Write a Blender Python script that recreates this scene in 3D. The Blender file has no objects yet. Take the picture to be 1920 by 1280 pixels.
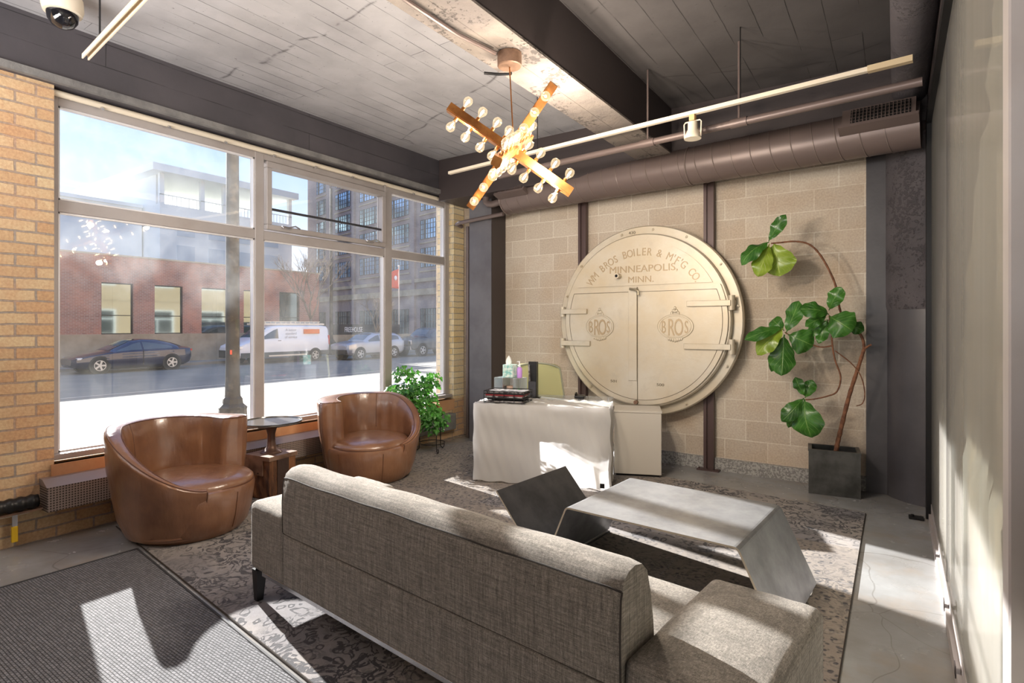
import bpy, bmesh, math, random
from mathutils import Vector, Matrix
random.seed(7)
PI = math.pi
S = bpy.context.scene
COL = S.collection

# ------------------------------------------------------------------ camera
CH = 1.48
YAW = math.atan(720/1055.0)
cd = bpy.data.cameras.new('camera'); cam = bpy.data.objects.new('camera', cd); COL.objects.link(cam)
cam.location = (0, 0, CH); cam.rotation_euler = (PI/2, 0, YAW)
cd.sensor_width = 36.0; cd.lens = 36.0*1055/1920; cd.shift_y = -29/1920.0; cd.clip_start = .02; cd.clip_end = 500
S.camera = cam
# ------------------------------------------------------------------ world, sun, exposure
SUN_AZ = math.radians(13.5); SUN_EL = math.radians(22)
to_sun = Vector((-math.cos(SUN_AZ)*math.cos(SUN_EL), math.sin(SUN_AZ)*math.cos(SUN_EL), math.sin(SUN_EL)))
W = bpy.data.worlds.new('sky'); S.world = W; W.use_nodes = True
wn = W.node_tree.nodes; wl = W.node_tree.links
bg = wn['Background']; tcw = wn.new('ShaderNodeTexCoord'); sxw = wn.new('ShaderNodeSeparateXYZ'); rmp = wn.new('ShaderNodeValToRGB')
wl.new(tcw.outputs['Generated'], sxw.inputs[0]); wl.new(sxw.outputs[2], rmp.inputs[0]); wl.new(rmp.outputs[0], bg.inputs[0])
for i_, (p_, c_) in enumerate([(0, (.34, .36, .38, 1)), (.02, (.86, .88, .92, 1)), (.25, (.36, .52, .84, 1)), (.6, (.22, .38, .76, 1))]):
    if i_ > 1: rmp.color_ramp.elements.new(p_)
    rmp.color_ramp.elements[i_].position = p_; rmp.color_ramp.elements[i_].color = c_
bg.inputs[1].default_value = .95
sd = bpy.data.lights.new('sun', 'SUN'); sun = bpy.data.objects.new('sun', sd); COL.objects.link(sun)
sd.energy = 14.0; sd.angle = math.radians(.6); sd.color = (1, .975, .93)
sun.location = (-10, 3, 12); sun.rotation_euler = to_sun.to_track_quat('Z', 'Y').to_euler()
def area(name, loc, rot, sx, sy, e, c=(1, 1, 1)):
    l = bpy.data.lights.new(name, 'AREA'); o = bpy.data.objects.new(name, l); COL.objects.link(o)
    l.shape = 'RECTANGLE'; l.size = sx; l.size_y = sy; l.energy = e; l.color = c
    o.location = loc; o.rotation_euler = rot; return o
area('added_ceiling_fill', (-1.6, -1.6, 1.9), (math.radians(163), 0, 0), 3.2, 1.4, 170, (1, .96, .92))  # added fill aimed at the ceiling from behind the camera, no real fixture
area('added_ceiling_fill', (-3.7, -1.2, 1.9), (math.radians(163), 0, 0), 2.0, 1.2, 90, (1, .96, .92))  # second added fill for bounced light, on the window side
S.view_settings.view_transform = 'Standard'; S.view_settings.look = 'None'
S.view_settings.exposure = .68; S.view_settings.gamma = 1.0; S.view_settings.use_curve_mapping = False
S.cycles.max_bounces = 10; S.cycles.diffuse_bounces = 6; S.cycles.glossy_bounces = 4; S.cycles.transmission_bounces = 6
S.cycles.transparent_max_bounces = 12; S.cycles.sample_clamp_indirect = 6; S.cycles.use_denoising = True
S.cycles.caustics_reflective = False; S.cycles.caustics_refractive = False

# ------------------------------------------------------------------ materials
def lin(r, g, b):
    f = lambda c: (c/255/12.92) if c/255 <= .04045 else ((c/255+.055)/1.055)**2.4
    return (f(r), f(g), f(b), 1)
class NT:
    def __init__(s, name):
        s.m = bpy.data.materials.new(name); s.m.use_nodes = True
        s.t = s.m.node_tree; s.n = s.t.nodes; s.l = s.t.links
        s.b = s.n['Principled BSDF']; s.out = s.n['Material Output']
        s.tc = s.n.new('ShaderNodeTexCoord')
    def put(s, sock, v):
        if hasattr(v, 'is_output') : s.l.new(v, sock)
        else: sock.default_value = v
    def node(s, typ, ins=None, **kw):
        n = s.n.new('ShaderNode'+typ)
        for k, v in kw.items(): setattr(n, k, v)
        for k, v in (ins or {}).items(): s.put(n.inputs[k], v)
        return n
    def co(s, order='xyz', scale=(1, 1, 1), warp=0, wscale=6):
        sp = s.node('SeparateXYZ', {0: s.tc.outputs['Object']})
        ix = {'x': 0, 'y': 1, 'z': 2}
        cb = s.node('CombineXYZ')
        for i, c in enumerate(order):
            if c in ix: s.l.new(sp.outputs[ix[c]], cb.inputs[i])
        v = cb.outputs[0]
        if warp:
            nz = s.node('TexNoise', {'Scale': wscale, 'Detail': 2.0})
            s.l.new(s.tc.outputs['Object'], nz.inputs['Vector'])
            sub = s.node('VectorMath', {0: nz.outputs['Color'], 1: (.5, .5, .5)}, operation='SUBTRACT')
            sc = s.node('VectorMath', {0: sub.outputs[0], 'Scale': warp}, operation='SCALE')
            v = s.node('VectorMath', {0: v, 1: sc.outputs[0]}, operation='ADD').outputs[0]
        if scale != (1, 1, 1): v = s.node('VectorMath', {0: v, 1: scale}, operation='MULTIPLY').outputs[0]
        return v
    def noise(s, scale, detail=4, rough=.6, v=None, dist=0):
        return s.node('TexNoise', {'Vector': v or s.tc.outputs['Object'], 'Scale': scale, 'Detail': float(detail), 'Roughness': rough, 'Distortion': dist}).outputs['Fac']
    def vor(s, scale, v=None, feature='F1', out='Distance'):
        return s.node('TexVoronoi', {'Vector': v or s.tc.outputs['Object'], 'Scale': scale}, feature=feature).outputs[out]
    def ramp(s, fac, stops):
        r = s.node('ValToRGB', {0: fac}); e = r.color_ramp.elements
        while len(e) < len(stops): e.new(.5)
        for i, (p, c) in enumerate(stops):
            e[i].position = p; e[i].color = c if hasattr(c, '__len__') else (c, c, c, 1)
        return r.outputs[0]
    def mix(s, f, a, b, mode='MIX'):
        n = s.node('Mix', data_type='RGBA', blend_type=mode)
        s.put(n.inputs[0], f); s.put(n.inputs[6], a); s.put(n.inputs[7], b); return n.outputs[2]
    def math(s, op, a, b=0.0, c=0.0):
        return s.node('Math', {0: a, 1: b, 2: c}, operation=op).outputs[0]
    def bump(s, h, strength=.3, dist=.01, prev=None):
        n = s.node('Bump', {'Height': h, 'Strength': strength, 'Distance': dist})
        if prev: s.l.new(prev, n.inputs['Normal'])
        s.l.new(n.outputs[0], s.b.inputs['Normal']); return n.outputs[0]
    def set(s, **k):
        for a, v in k.items():
            nm = {'color': 'Base Color', 'rough': 'Roughness', 'metal': 'Metallic', 'spec': 'Specular IOR Level', 'coat': 'Coat Weight', 'crough': 'Coat Roughness',
                  'sheen': 'Sheen Weight', 'trans': 'Transmission Weight', 'emit': 'Emission Color', 'estr': 'Emission Strength', 'alpha': 'Alpha', 'sss': 'Subsurface Weight'}[a]
            s.put(s.b.inputs[nm], v)
        return s
def simple(name, c, rough=.5, metal=0, var=None, bump=None, **k):
    """var=(scale, second colour, low, high)  bump=(scale, strength)"""
    t = NT(name); col = c
    if var: col = t.mix(t.ramp(t.noise(var[0], 5), [(var[2] if len(var) > 2 else .4, 0), (var[3] if len(var) > 3 else .65, 1)]), c, var[1])
    t.set(color=col, rough=rough, metal=metal, **k)
    if bump: t.bump(t.noise(bump[0], 4), bump[1])
    return t.m
def brick_mat(name, c1, c2, mortar, bw, rh, ms, order, blotch=None, warp=.012, bstr=.6, extra=None, rough=.85, shift=(0, 0, 0)):
    t = NT(name); v = t.co(order, warp=warp, wscale=9)
    if shift != (0, 0, 0): v = t.node('VectorMath', {0: v, 1: shift}, operation='ADD').outputs[0]
    b = t.node('TexBrick', {'Vector': v, 'Color1': c1, 'Color2': c2, 'Mortar': mortar, 'Scale': 1.0, 'Mortar Size': ms, 'Mortar Smooth': .15, 'Bias': 0.0, 'Brick Width': bw, 'Row Height': rh})
    col = b.outputs['Color']
    if blotch: col = t.mix(t.math('MULTIPLY', t.ramp(t.noise(blotch[0], 5), [(.42, 0), (.7, 1)]), blotch[2]), col, blotch[1])
    col = t.mix(.35, col, t.ramp(t.noise(60, 4), [(.3, .25), (.7, .75)]), 'OVERLAY')
    t.set(color=col, rough=rough)
    h = t.math('SUBTRACT', t.math('MULTIPLY', t.noise(28, 6, .65), .5), t.math('MULTIPLY', b.outputs['Fac'], 1.0))
    t.bump(h, bstr, .012); return t.m

M = {}
M['brick'] = brick_mat('yellow_brick', lin(214, 188, 150), lin(196, 158, 120), lin(160, 146, 134), .225, .0785, .007, 'yzx', (3.5, lin(200, 150, 112), .55), bstr=.8)
M['brick_end'] = brick_mat('yellow_brick_reveal', lin(232, 214, 172), lin(216, 188, 134), lin(170, 160, 145), .11, .0785, .006, 'xzy', (5, lin(225, 215, 195), .6), bstr=.8)
M['block'] = brick_mat('concrete_block', lin(208, 196, 180), lin(194, 180, 163), lin(224, 216, 202), .406, .2035, .0045, 'xzy', (1.6, lin(184, 158, 130), .55), warp=.003, bstr=.35, shift=(.03, -.125, 0))
M['redbrick'] = brick_mat('red_brick', lin(166, 122, 106), lin(146, 104, 90), lin(176, 160, 150), .21, .075, .008, 'yzx', (.7, lin(205, 140, 112), .7), bstr=.3)
M['farbrick'] = brick_mat('grey_brown_brick', lin(150, 134, 132), lin(136, 120, 120), lin(150, 140, 138), .25, .09, .01, 'xzy', (.15, lin(140, 118, 112), .6), bstr=.1)
M['nearbrick'] = brick_mat('sunny_street_brick', lin(190, 160, 120), lin(170, 140, 105), lin(180, 165, 145), .22, .08, .01, 'yzx', None, bstr=.2)
M['tanbuild'] = simple('haze_whitened_wall', lin(240, 242, 238), .9)  # haze over the far buildings is put into this near-white colour
def board_mat(name, c, c2, order, row, rough=.75, length=3.2, bs=.7, cracks=True):
    t = NT(name); v = t.co(order, warp=.01, wscale=3)
    b = t.node('TexBrick', {'Vector': v, 'Color1': (.48, .48, .48, 1), 'Color2': (.56, .56, .56, 1), 'Mortar': (.12, .12, .12, 1), 'Scale': 1.0, 'Mortar Size': .0034, 'Mortar Smooth': .5, 'Brick Width': length, 'Row Height': row})
    base = t.mix(t.ramp(t.noise(2.2, 5), [(.38, 0), (.66, 1)]), c, c2)
    gate = t.ramp(t.noise(1.7, 3), [(.42, 0), (.55, 1)])
    col = t.mix(t.math('MULTIPLY', gate, .8), base, t.mix(1.0, base, b.outputs['Color'], 'OVERLAY'))
    h = t.math('ADD', t.math('MULTIPLY', b.outputs['Fac'], t.math('MULTIPLY', gate, -1.0)), t.math('MULTIPLY', t.noise(14, 8, .7), .25))
    if cracks:
        cv = t.co('xyz', warp=.5, wscale=1.1)
        cr = t.ramp(t.vor(.45, cv, 'DISTANCE_TO_EDGE'), [(0.0, 1), (.006, 0)])
        col = t.mix(t.math('MULTIPLY', cr, t.math('MULTIPLY', t.ramp(t.noise(5, 3), [(.45, 0), (.55, 1)]), .7)), col, lin(50, 46, 46))
        pits = t.ramp(t.noise(38, 2), [(.70, 0), (.74, 1)])
        col = t.mix(t.math('MULTIPLY', pits, .5), col, lin(50, 46, 46))
    t.set(color=col, rough=rough); t.bump(h, bs, .008); return t.m
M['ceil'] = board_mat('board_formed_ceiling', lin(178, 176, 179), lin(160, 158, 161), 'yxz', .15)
M['ceil2'] = board_mat('shaded_board_formed_ceiling', lin(84, 80, 80), lin(74, 70, 70), 'yxz', .2)  # same ceiling; the right bay's weaker light is put into this darker colour
M['beam'] = board_mat('dark_painted_beam', lin(76, 72, 77), lin(68, 65, 70), 'yzx', .17, .6, 3.5, .6, False)
def rough_conc(name, c, c2, spots):
    t = NT(name)
    col = t.mix(t.ramp(t.noise(3, 5), [(.4, 0), (.62, 1)]), c, c2)
    sp = t.ramp(t.math('MULTIPLY', t.noise(34, 3, .7), t.ramp(t.noise(2.5, 3), [(.4, .7), (.6, 1.15)])), [(.56, 0), (.62, 1)])
    col = t.mix(t.math('MULTIPLY', sp, .75), col, spots)
    t.set(color=col, rough=.7)
    t.bump(t.math('ADD', t.noise(22, 9, .75), t.math('MULTIPLY', sp, -.5)), .9, .012); return t.m
M['soffit'] = rough_conc('worn_beam_soffit', lin(140, 130, 122), lin(118, 110, 106), lin(70, 64, 62))
M['column'] = rough_conc('rough_painted_column', lin(92, 87, 91), lin(80, 76, 80), lin(66, 62, 66))
M['column_dark'] = simple('dark_slate_column_wrap', lin(82, 80, 84), .4, var=(2.0, lin(70, 68, 72)), bump=(7, .3))
M['column_smooth'] = simple('slate_painted_column', lin(108, 106, 110), .45, var=(2.5, lin(94, 91, 95)), bump=(9, .35))
M['dark'] = simple('dark_brown_paint', lin(64, 56, 56), .45, bump=(30, .1))
M['duct'] = simple('brown_grey_duct_paint', lin(112, 98, 94), .42, .25)
M['ductseam'] = simple('duct_seam', lin(124, 110, 104), .4, .2)
M['black'] = simple('black_metal', lin(28, 27, 28), .4, .3)
M['void'] = simple('opening_shade_and_black_cover', lin(14, 13, 14), .9)  # near-black: painted shade inside openings, own colour of black magazine covers
def floor_mat():
    t = NT('polished_concrete')
    c = t.mix(t.ramp(t.noise(1.1, 6, .6), [(.36, 0), (.64, 1)]), lin(158, 160, 162), lin(128, 126, 124))
    c = t.mix(t.math('MULTIPLY', t.ramp(t.noise(2.6, 4), [(.5, 0), (.7, 1)]), .4), c, lin(146, 128, 108))
    cr = t.ramp(t.vor(.9, t.co('xyz', warp=.6, wscale=1.4), 'DISTANCE_TO_EDGE'), [(0, 1), (.003, 0)])
    c = t.mix(t.math('MULTIPLY', cr, .5), c, lin(90, 84, 78))
    t.set(color=c, rough=t.ramp(t.noise(4, 4), [(.3, .14), (.7, .32)])); t.bump(t.noise(50, 4), .06); return t.m
M['floor'] = floor_mat()
def rug_mat():
    t = NT('distressed_oriental_rug')
    v = t.co('xyz', warp=.10, wscale=5)
    bands = t.node('TexBrick', {'Vector': t.co('xyz'), 'Color1': (.1, .1, .1, 1), 'Color2': (.9, .9, .9, 1), 'Mortar': (.5, .5, .5, 1), 'Scale': 1.0, 'Mortar Size': .006, 'Brick Width': 1.15, 'Row Height': .62}).outputs['Color']
    d1 = t.ramp(t.math('ABSOLUTE', t.math('SUBTRACT', t.vor(14, t.co('xyz', warp=.16, wscale=7)), .38)), [(.05, 1), (.09, 0)])
    nz2 = t.math('ABSOLUTE', t.math('SUBTRACT', t.noise(9, 4, .55, v, 1.8), .5))
    d2 = t.ramp(nz2, [(.03, 1), (.055, 0)])
    d3 = t.ramp(t.vor(26, v), [(.25, 1), (.34, 0)])
    p = t.mix(t.ramp(t.noise(1.6, 2), [(.45, 0), (.55, 1)]), d2, d1)
    p = t.mix(t.ramp(bands, [(.4, .0), (.6, .6)]), p, d3)
    wear = t.ramp(t.noise(42, 6, .8), [(.36, 0), (.62, 1)])
    big = t.ramp(t.noise(1.3, 3), [(.34, .35), (.55, 1)])
    p = t.math('MULTIPLY', t.math('MULTIPLY', p, t.ramp(wear, [(0, .6), (1, 1)])), big)
    p = t.node('Math', {0: p, 1: 1.7}, operation='MULTIPLY', use_clamp=True).outputs[0]
    light = t.mix(t.ramp(t.noise(.9, 3), [(.42, 0), (.58, 1)]), lin(158, 150, 143), lin(116, 113, 117))
    light = t.mix(t.ramp(bands, [(.45, 0), (.6, .55)]), light, lin(128, 114, 96))
    light = t.mix(t.math('MULTIPLY', wear, .35), light, lin(92, 84, 80))
    c = t.mix(p, light, lin(44, 42, 48))
    t.set(color=c, rough=.95, sheen=.15)
    t.bump(t.math('ADD', t.math('MULTIPLY', t.noise(260, 2), .6), t.math('MULTIPLY', p, -.5)), .6, .006); return t.m
M['rug'] = rug_mat()
M['rugedge'] = simple('rug_binding', lin(60, 52, 46), .95)
def mat_mat():
    t = NT('ribbed_entrance_mat')
    v = t.co('xyz', warp=.004, wscale=30)
    b = t.node('TexBrick', {'Vector': v, 'Color1': (.55, .55, .55, 1), 'Color2': (1, 1, 1, 1), 'Mortar': (0, 0, 0, 1), 'Scale': 1.0, 'Mortar Size': .0026, 'Mortar Smooth': 1.0, 'Brick Width': .024, 'Row Height': .013})
    c = t.mix(b.outputs['Color'], lin(62, 62, 66), lin(120, 120, 124))
    c = t.mix(.5, c, t.ramp(t.noise(240, 2), [(.35, .2), (.65, .8)]), 'OVERLAY')
    t.set(color=c, rough=.9); t.bump(t.math('SUBTRACT', 1.0, b.outputs['Fac']), .9, .006); return t.m
M['mat'] = mat_mat()
def weave(name, c, c2, bs=.5, sc=1.0):
    t = NT(name)
    a = t.noise(1, 2, .6, t.co('xyz', scale=(900*sc, 900*sc, 45*sc)))
    b = t.noise(1, 2, .6, t.co('xyz', scale=(45*sc, 900*sc, 900*sc)))
    d = t.noise(1, 2, .6, t.co('xyz', scale=(900*sc, 45*sc, 900*sc)))
    s_ = t.math('MULTIPLY', t.math('ADD', t.math('ADD', a, b), d), .3333)
    f = t.ramp(s_, [(.40, 0), (.60, 1)])
    c = t.mix(f, c, c2)
    slub = t.math('MULTIPLY', t.noise(1, 3, .6, t.co('xyz', scale=(130, 130, 7))), t.noise(1, 3, .6, t.co('xyz', scale=(6, 6, 160))))
    c = t.mix(.55, c, t.ramp(slub, [(.14, .22), (.36, .80)]), 'OVERLAY')
    t.set(color=c, rough=.9, sheen=.1, spec=.2); t.bump(s_, bs, .002); return t.m
M['sofa'] = weave('woven_taupe_linen', lin(82, 78, 73), lin(156, 149, 140), .9)
M['piping'] = simple('dark_piping', lin(48, 42, 38), .8)
def leather():
    t = NT('brown_leather')
    c = t.mix(t.ramp(t.noise(2.2, 4), [(.35, 0), (.68, 1)]), lin(116, 78, 56), lin(154, 110, 78))
    t.set(color=c, rough=.3, spec=.8, coat=.5, crough=.16)
    cre = t.noise(7, 3, .5, t.co('xyz', scale=(1.6, 1.6, .5)))
    t.bump(t.math('ADD', t.math('MULTIPLY', cre, .8), t.math('MULTIPLY', t.noise(160, 3), .06)), .35, .03); return t.m
M['leather'] = leather()
M['stitch'] = simple('leather_piping', lin(96, 60, 40), .5)
M['steel'] = (lambda t: (t.set(color=t.mix(t.ramp(t.noise(3, 6, .65), [(.35, 0), (.66, 1)]), lin(154, 156, 160), lin(120, 121, 124)), rough=t.ramp(t.noise(6, 5), [(.3, .34), (.7, .5)]), metal=.5), t.bump(t.noise(40, 3), .05), t.m)[-1])(NT('blackened_steel_plate'))
M['steeldark'] = (lambda t: (t.set(color=t.mix(t.ramp(t.noise(4, 6, .65), [(.35, 0), (.66, 1)]), lin(84, 84, 88), lin(58, 58, 62)), rough=.4, metal=.6), t.m)[-1])(NT('dark_waxed_steel_plate'))
M['plate_edge'] = simple('bright_cut_edge', lin(196, 186, 168), .4, .5)
M['chrome'] = simple('brushed_chrome', lin(200, 200, 204), .25, .9)
M['alu'] = simple('painted_aluminium_frame', lin(176, 170, 169), .45, .15, var=(2, lin(164, 156, 153)))
M['alulight'] = simple('bright_glazing_bead', lin(226, 224, 226), .35, .1)
M['gasket'] = simple('black_gasket', lin(48, 48, 54), .6)
M['cream'] = simple('cream_paint', lin(226, 214, 194), .5)
M['ledge'] = simple('tan_painted_ledge', lin(206, 160, 120), .65, var=(3, lin(190, 140, 100)), bump=(20, .15))
M['greyconc'] = simple('grey_concrete_curb', lin(128, 126, 124), .85, var=(6, lin(104, 102, 102)), bump=(26, .6))
M['granite'] = simple('speckled_base_block', lin(176, 174, 170), .8, var=(70, lin(130, 128, 126), .45, .55), bump=(60, .3))
def perf():
    t = NT('perforated_metal_cover'); v = t.co('yz ', scale=(1, 1, 1))
    b = t.node('TexVoronoi', {'Vector': v, 'Scale': 58.0, 'Randomness': 0.0}).outputs['Distance']
    t.set(color=t.mix(t.ramp(b, [(.26, 0), (.33, 1)]), lin(70, 62, 58), lin(170, 156, 148)), rough=.45, metal=.3); t.bump(b, .5, .004); return t.m
M['perf'] = perf()
def bronze():
    t = NT('cream_cast_iron')
    c = t.mix(t.ramp(t.noise(1.6, 5), [(.36, 0), (.66, 1)]), lin(208, 200, 184), lin(200, 184, 156))
    c = t.mix(t.math('MULTIPLY', t.ramp(t.noise(6, 6, .7), [(.52, 0), (.72, 1)]), .5), c, lin(186, 176, 158))
    t.set(color=c, rough=.42, metal=.25, spec=.5); t.bump(t.noise(24, 6, .6), .14, .01); return t.m
M['bronze'] = bronze()
M['bronze_line'] = simple('dark_casting_joint', lin(96, 84, 66), .6, .2)
M['letter'] = simple('raised_casting_letter', lin(176, 154, 122), .4, .3)
M['rust'] = simple('steel_post_paint', lin(86, 68, 66), .45, .2)
M['brass'] = simple('aged_brass', lin(178, 120, 66), .32, .85, var=(9, lin(140, 88, 48)))
M['white'] = simple('white_laminate', lin(204, 197, 186), .4)
def plastic():
    t = NT('white_plastic_sheeting')
    t.set(color=lin(205, 203, 200), rough=.28, spec=.5)
    w = t.noise(1.6, 3, .5, t.co('xyz', scale=(1.8, 1.8, 1.2), warp=.3, wscale=2), .6)
    t.bump(t.math('ADD', w, t.math('MULTIPLY', t.noise(12, 3, .5), .08)), .35, .04)
    tr = t.node('BsdfTranslucent', {'Color': (.95, .95, .97, 1)}); ms = t.node('MixShader', {0: .42})
    t.l.new(t.b.outputs[0], ms.inputs[1]); t.l.new(tr.outputs[0], ms.inputs[2]); t.l.new(ms.outputs[0], t.out.inputs[0]); return t.m
M['plastic'] = plastic()
M['olive'] = simple('olive_mesh_back', lin(182, 178, 128), .7, bump=(300, .2))
M['clearplastic'] = simple('clear_acrylic', lin(190, 196, 200), .1, 0, alpha=.35)
M['teal'] = simple('teal_printed_card', lin(120, 190, 180), .6, var=(30, lin(225, 235, 225), .4, .6))
M['tissue'] = simple('white_tissue', lin(240, 240, 238), .8)
M['lilac'] = simple('lilac_liquid', lin(200, 150, 225), .3)
M['greenstuff'] = simple('green_wrapper', lin(70, 150, 60), .5)
M['papers'] = simple('magazine_pages', lin(150, 146, 144), .5, var=(22, lin(60, 52, 54), .45, .55))
M['redpaper'] = simple('red_magazine_cover', lin(170, 50, 56), .5)
M['wood'] = (lambda t: (t.set(color=t.mix(t.ramp(t.noise(6, 6, .7, t.co('xyz', scale=(3, 3, .35))), [(.36, 0), (.64, 1)]), lin(150, 100, 62), lin(66, 40, 26)), rough=.8), t.bump(t.noise(9, 7, .7, t.co('xyz', scale=(4, 4, .5))), .9, .02), t.m)[-1])(NT('rough_split_timber'))
M['wooddark'] = simple('charred_timber', lin(60, 42, 34), .7, bump=(14, .6))
M['rustplate'] = simple('rusted_steel_cap', lin(150, 120, 100), .45, .4, var=(8, lin(110, 84, 68)))
M['tabletop'] = simple('dark_glossy_tabletop', lin(120, 116, 112), .16, .5)
M['tablestem'] = simple('hammered_bronze', lin(96, 72, 60), .45, .5, bump=(30, .5))
M['pot'] = simple('blackened_zinc_planter', lin(86, 86, 84), .45, .35, var=(5, lin(54, 54, 52)))
M['soil'] = simple('dark_soil', lin(40, 30, 24), .95, bump=(40, 1))
M['bark'] = simple('brown_fig_bark', lin(136, 92, 66), .8, var=(22, lin(96, 62, 46)), bump=(60, .7))
def leafmat(name, a, b, vein):
    t = NT(name)
    c = t.mix(t.ramp(t.noise(7, 3), [(.38, 0), (.64, 1)]), a, b)
    uv = t.node('UVMap').outputs[0]
    sp = t.node('SeparateXYZ', {0: uv})
    mid = t.ramp(t.math('ABSOLUTE', t.math('SUBTRACT', sp.outputs[0], .5)), [(.008, 1), (.022, 0)])
    side = t.math('FRACT', t.math('MULTIPLY', t.math('SUBTRACT', sp.outputs[1], t.math('MULTIPLY', t.math('ABSOLUTE', t.math('SUBTRACT', sp.outputs[0], .5)), .8)), 6.5))
    side = t.ramp(t.math('ABSOLUTE', t.math('SUBTRACT', side, .5)), [(.02, 1), (.07, 0)])
    ve = t.math('MAXIMUM', mid, t.math('MULTIPLY', side, .6))
    c = t.mix(t.math('MULTIPLY', ve, .7), c, vein)
    t.set(color=c, rough=.3, spec=.6); t.bump(t.math('MULTIPLY', ve, -1.0), .4, .006)
    tr = t.node('BsdfTranslucent', {'Color': b}); ms = t.node('MixShader', {0: .22})
    t.l.new(t.b.outputs[0], ms.inputs[1]); t.l.new(tr.outputs[0], ms.inputs[2]); t.l.new(ms.outputs[0], t.out.inputs[0]); return t.m
M['leaf'] = leafmat('glossy_fig_leaf', lin(44, 92, 34), lin(74, 132, 48), lin(140, 180, 96))
M['leafy'] = leafmat('yellow_green_fig_leaf', lin(120, 150, 44), lin(150, 176, 60), lin(190, 205, 110))
M['ivy'] = leafmat('ivy_leaf', lin(34, 92, 28), lin(84, 156, 52), lin(130, 190, 100))
M['terracotta'] = simple('terracotta', lin(170, 120, 84), .8)
def glassmat(name, dust, tint=(1, 1, 1, 1), swirl=False, refl=1.1):
    t = NT(name)
    bf = t.node('NewGeometry').outputs['Backfacing']
    fr = t.node('Fresnel', {'IOR': t.math('MULTIPLY_ADD', bf, 1/1.5-1.5, 1.5)}).outputs[0]
    tr = t.node('BsdfTransparent', {'Color': tint}); gl = t.node('BsdfGlossy', {'Color': (1, 1, 1, 1), 'Roughness': .0})
    m1 = t.node('MixShader', {0: t.math('MULTIPLY', fr, refl)}); t.l.new(tr.outputs[0], m1.inputs[1]); t.l.new(gl.outputs[0], m1.inputs[2])
    di = t.node('BsdfDiffuse', {'Color': (.50, .475, .45, 1) if name == 'partition_glass' else (.86, .86, .84, 1)}); tl = t.node('BsdfTranslucent', {'Color': (.9, .92, .92, 1)})
    m2 = t.node('MixShader', {0: .6}); t.l.new(di.outputs[0], m2.inputs[1]); t.l.new(tl.outputs[0], m2.inputs[2])
    n = t.ramp(t.noise(2.4, 6, .65), [(.32, .25), (.72, 1)])
    if swirl:
        w = t.node('TexWave', {'Vector': t.co('yzx', warp=.5, wscale=1.6), 'Scale': .9, 'Distortion': 5.0, 'Detail': 4.0, 'Detail Scale': 2.2}, wave_type='RINGS').outputs['Fac']
        z = t.node('SeparateXYZ', {0: t.tc.outputs['Object']}).outputs[2]
        up = t.ramp(t.math('MULTIPLY', z, .333), [(.52, .25), (.66, 1.0)])
        n = t.math('MULTIPLY', t.math('MULTIPLY', t.math('ADD', t.math('MULTIPLY', w, .8), .3), n), up)
    if name == 'partition_glass': n = t.ramp(t.noise(1, 3, .5, t.co('xyz', scale=(3, 3, .12))), [(.3, .75), (.7, 1)])
    f = t.math('MULTIPLY', n, dust)
    m3 = t.node('MixShader', {0: f}); t.l.new(m1.outputs[0], m3.inputs[1]); t.l.new(m2.outputs[0], m3.inputs[2]); t.l.new(m3.outputs[0], t.out.inputs[0])
    return t.m
M['glass_haze'] = glassmat('dusty_upper_pane', .07)
M['glass_swirl'] = glassmat('wiped_lower_pane', .075, swirl=True)
M['glass'] = glassmat('window_glass', .035)
M['glasswall'] = glassmat('partition_glass', .36, (.9, .93, .92, 1), refl=.45)
M['carglass'] = simple('dark_car_glass', lin(70, 82, 92), .08, 0, spec=.8)
M['skyglass'] = simple('sky_tinted_reflective_glass', lin(150, 180, 205), .08, .85)  # blue of the reflected sky is partly put into the base colour
M['darkglass'] = simple('dark_shop_glass', lin(120, 130, 128), .05, .8)
M['asphalt'] = simple('dusty_asphalt', lin(122, 118, 110), .9, var=(.7, lin(132, 127, 118)), bump=(60, .3))
M['sidewalk'] = simple('concrete_sidewalk', lin(144, 138, 128), .9, var=(1.1, lin(134, 128, 118)), bump=(40, .2))
M['seam'] = simple('pavement_line', lin(204, 200, 192), .9)
M['stone'] = simple('limestone_base', lin(178, 162, 138), .9, var=(1.2, lin(160, 144, 120)))
M['lamp_post'] = simple('dark_painted_iron_post', lin(48, 43, 37), .55, .2, var=(6, lin(84, 76, 64), .52, .7), bump=(25, .2))
M['navy'] = simple('navy_car_paint', lin(22, 32, 66), .16, .3, coat=.8, crough=.05)
M['vanwhite'] = simple('white_van_paint', lin(236, 236, 236), .3, coat=.4)
M['silver'] = simple('silver_car_paint', lin(178, 178, 182), .28, .5, coat=.5)
M['charcoal'] = simple('charcoal_truck_paint', lin(70, 76, 86), .25, .4, coat=.6)
M['trimblack'] = simple('black_plastic_trim', lin(36, 36, 38), .6)
M['tyre'] = simple('tyre_rubber', lin(30, 30, 31), .8)
M['rim'] = simple('alloy_rim', lin(196, 196, 198), .3, .7)
M['lampglass'] = simple('headlamp_lens', lin(220, 222, 225), .15, .3)
M['taillight'] = simple('red_tail_lamp', lin(190, 34, 34), .25)
M['orange'] = simple('orange_panel', lin(236, 128, 66), .5)
M['greytext'] = simple('pale_grey_lettering', lin(176, 172, 168), .6)
M['whitetext'] = simple('white_lettering', lin(240, 240, 240), .6)
M['signblack'] = simple('black_sign_board', lin(44, 50, 56), .6)
M['flagred'] = simple('red_orange_flag', lin(226, 84, 58), .7)
M['twig'] = simple('bare_branch_bark', lin(140, 126, 110), .9)
M['bulbhot'] = (lambda t: (t.set(color=(1, .8, .5, 1), emit=(1, .70, .36, 1), estr=14.0), t.m)[-1])(NT('glowing_filament'))
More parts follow.
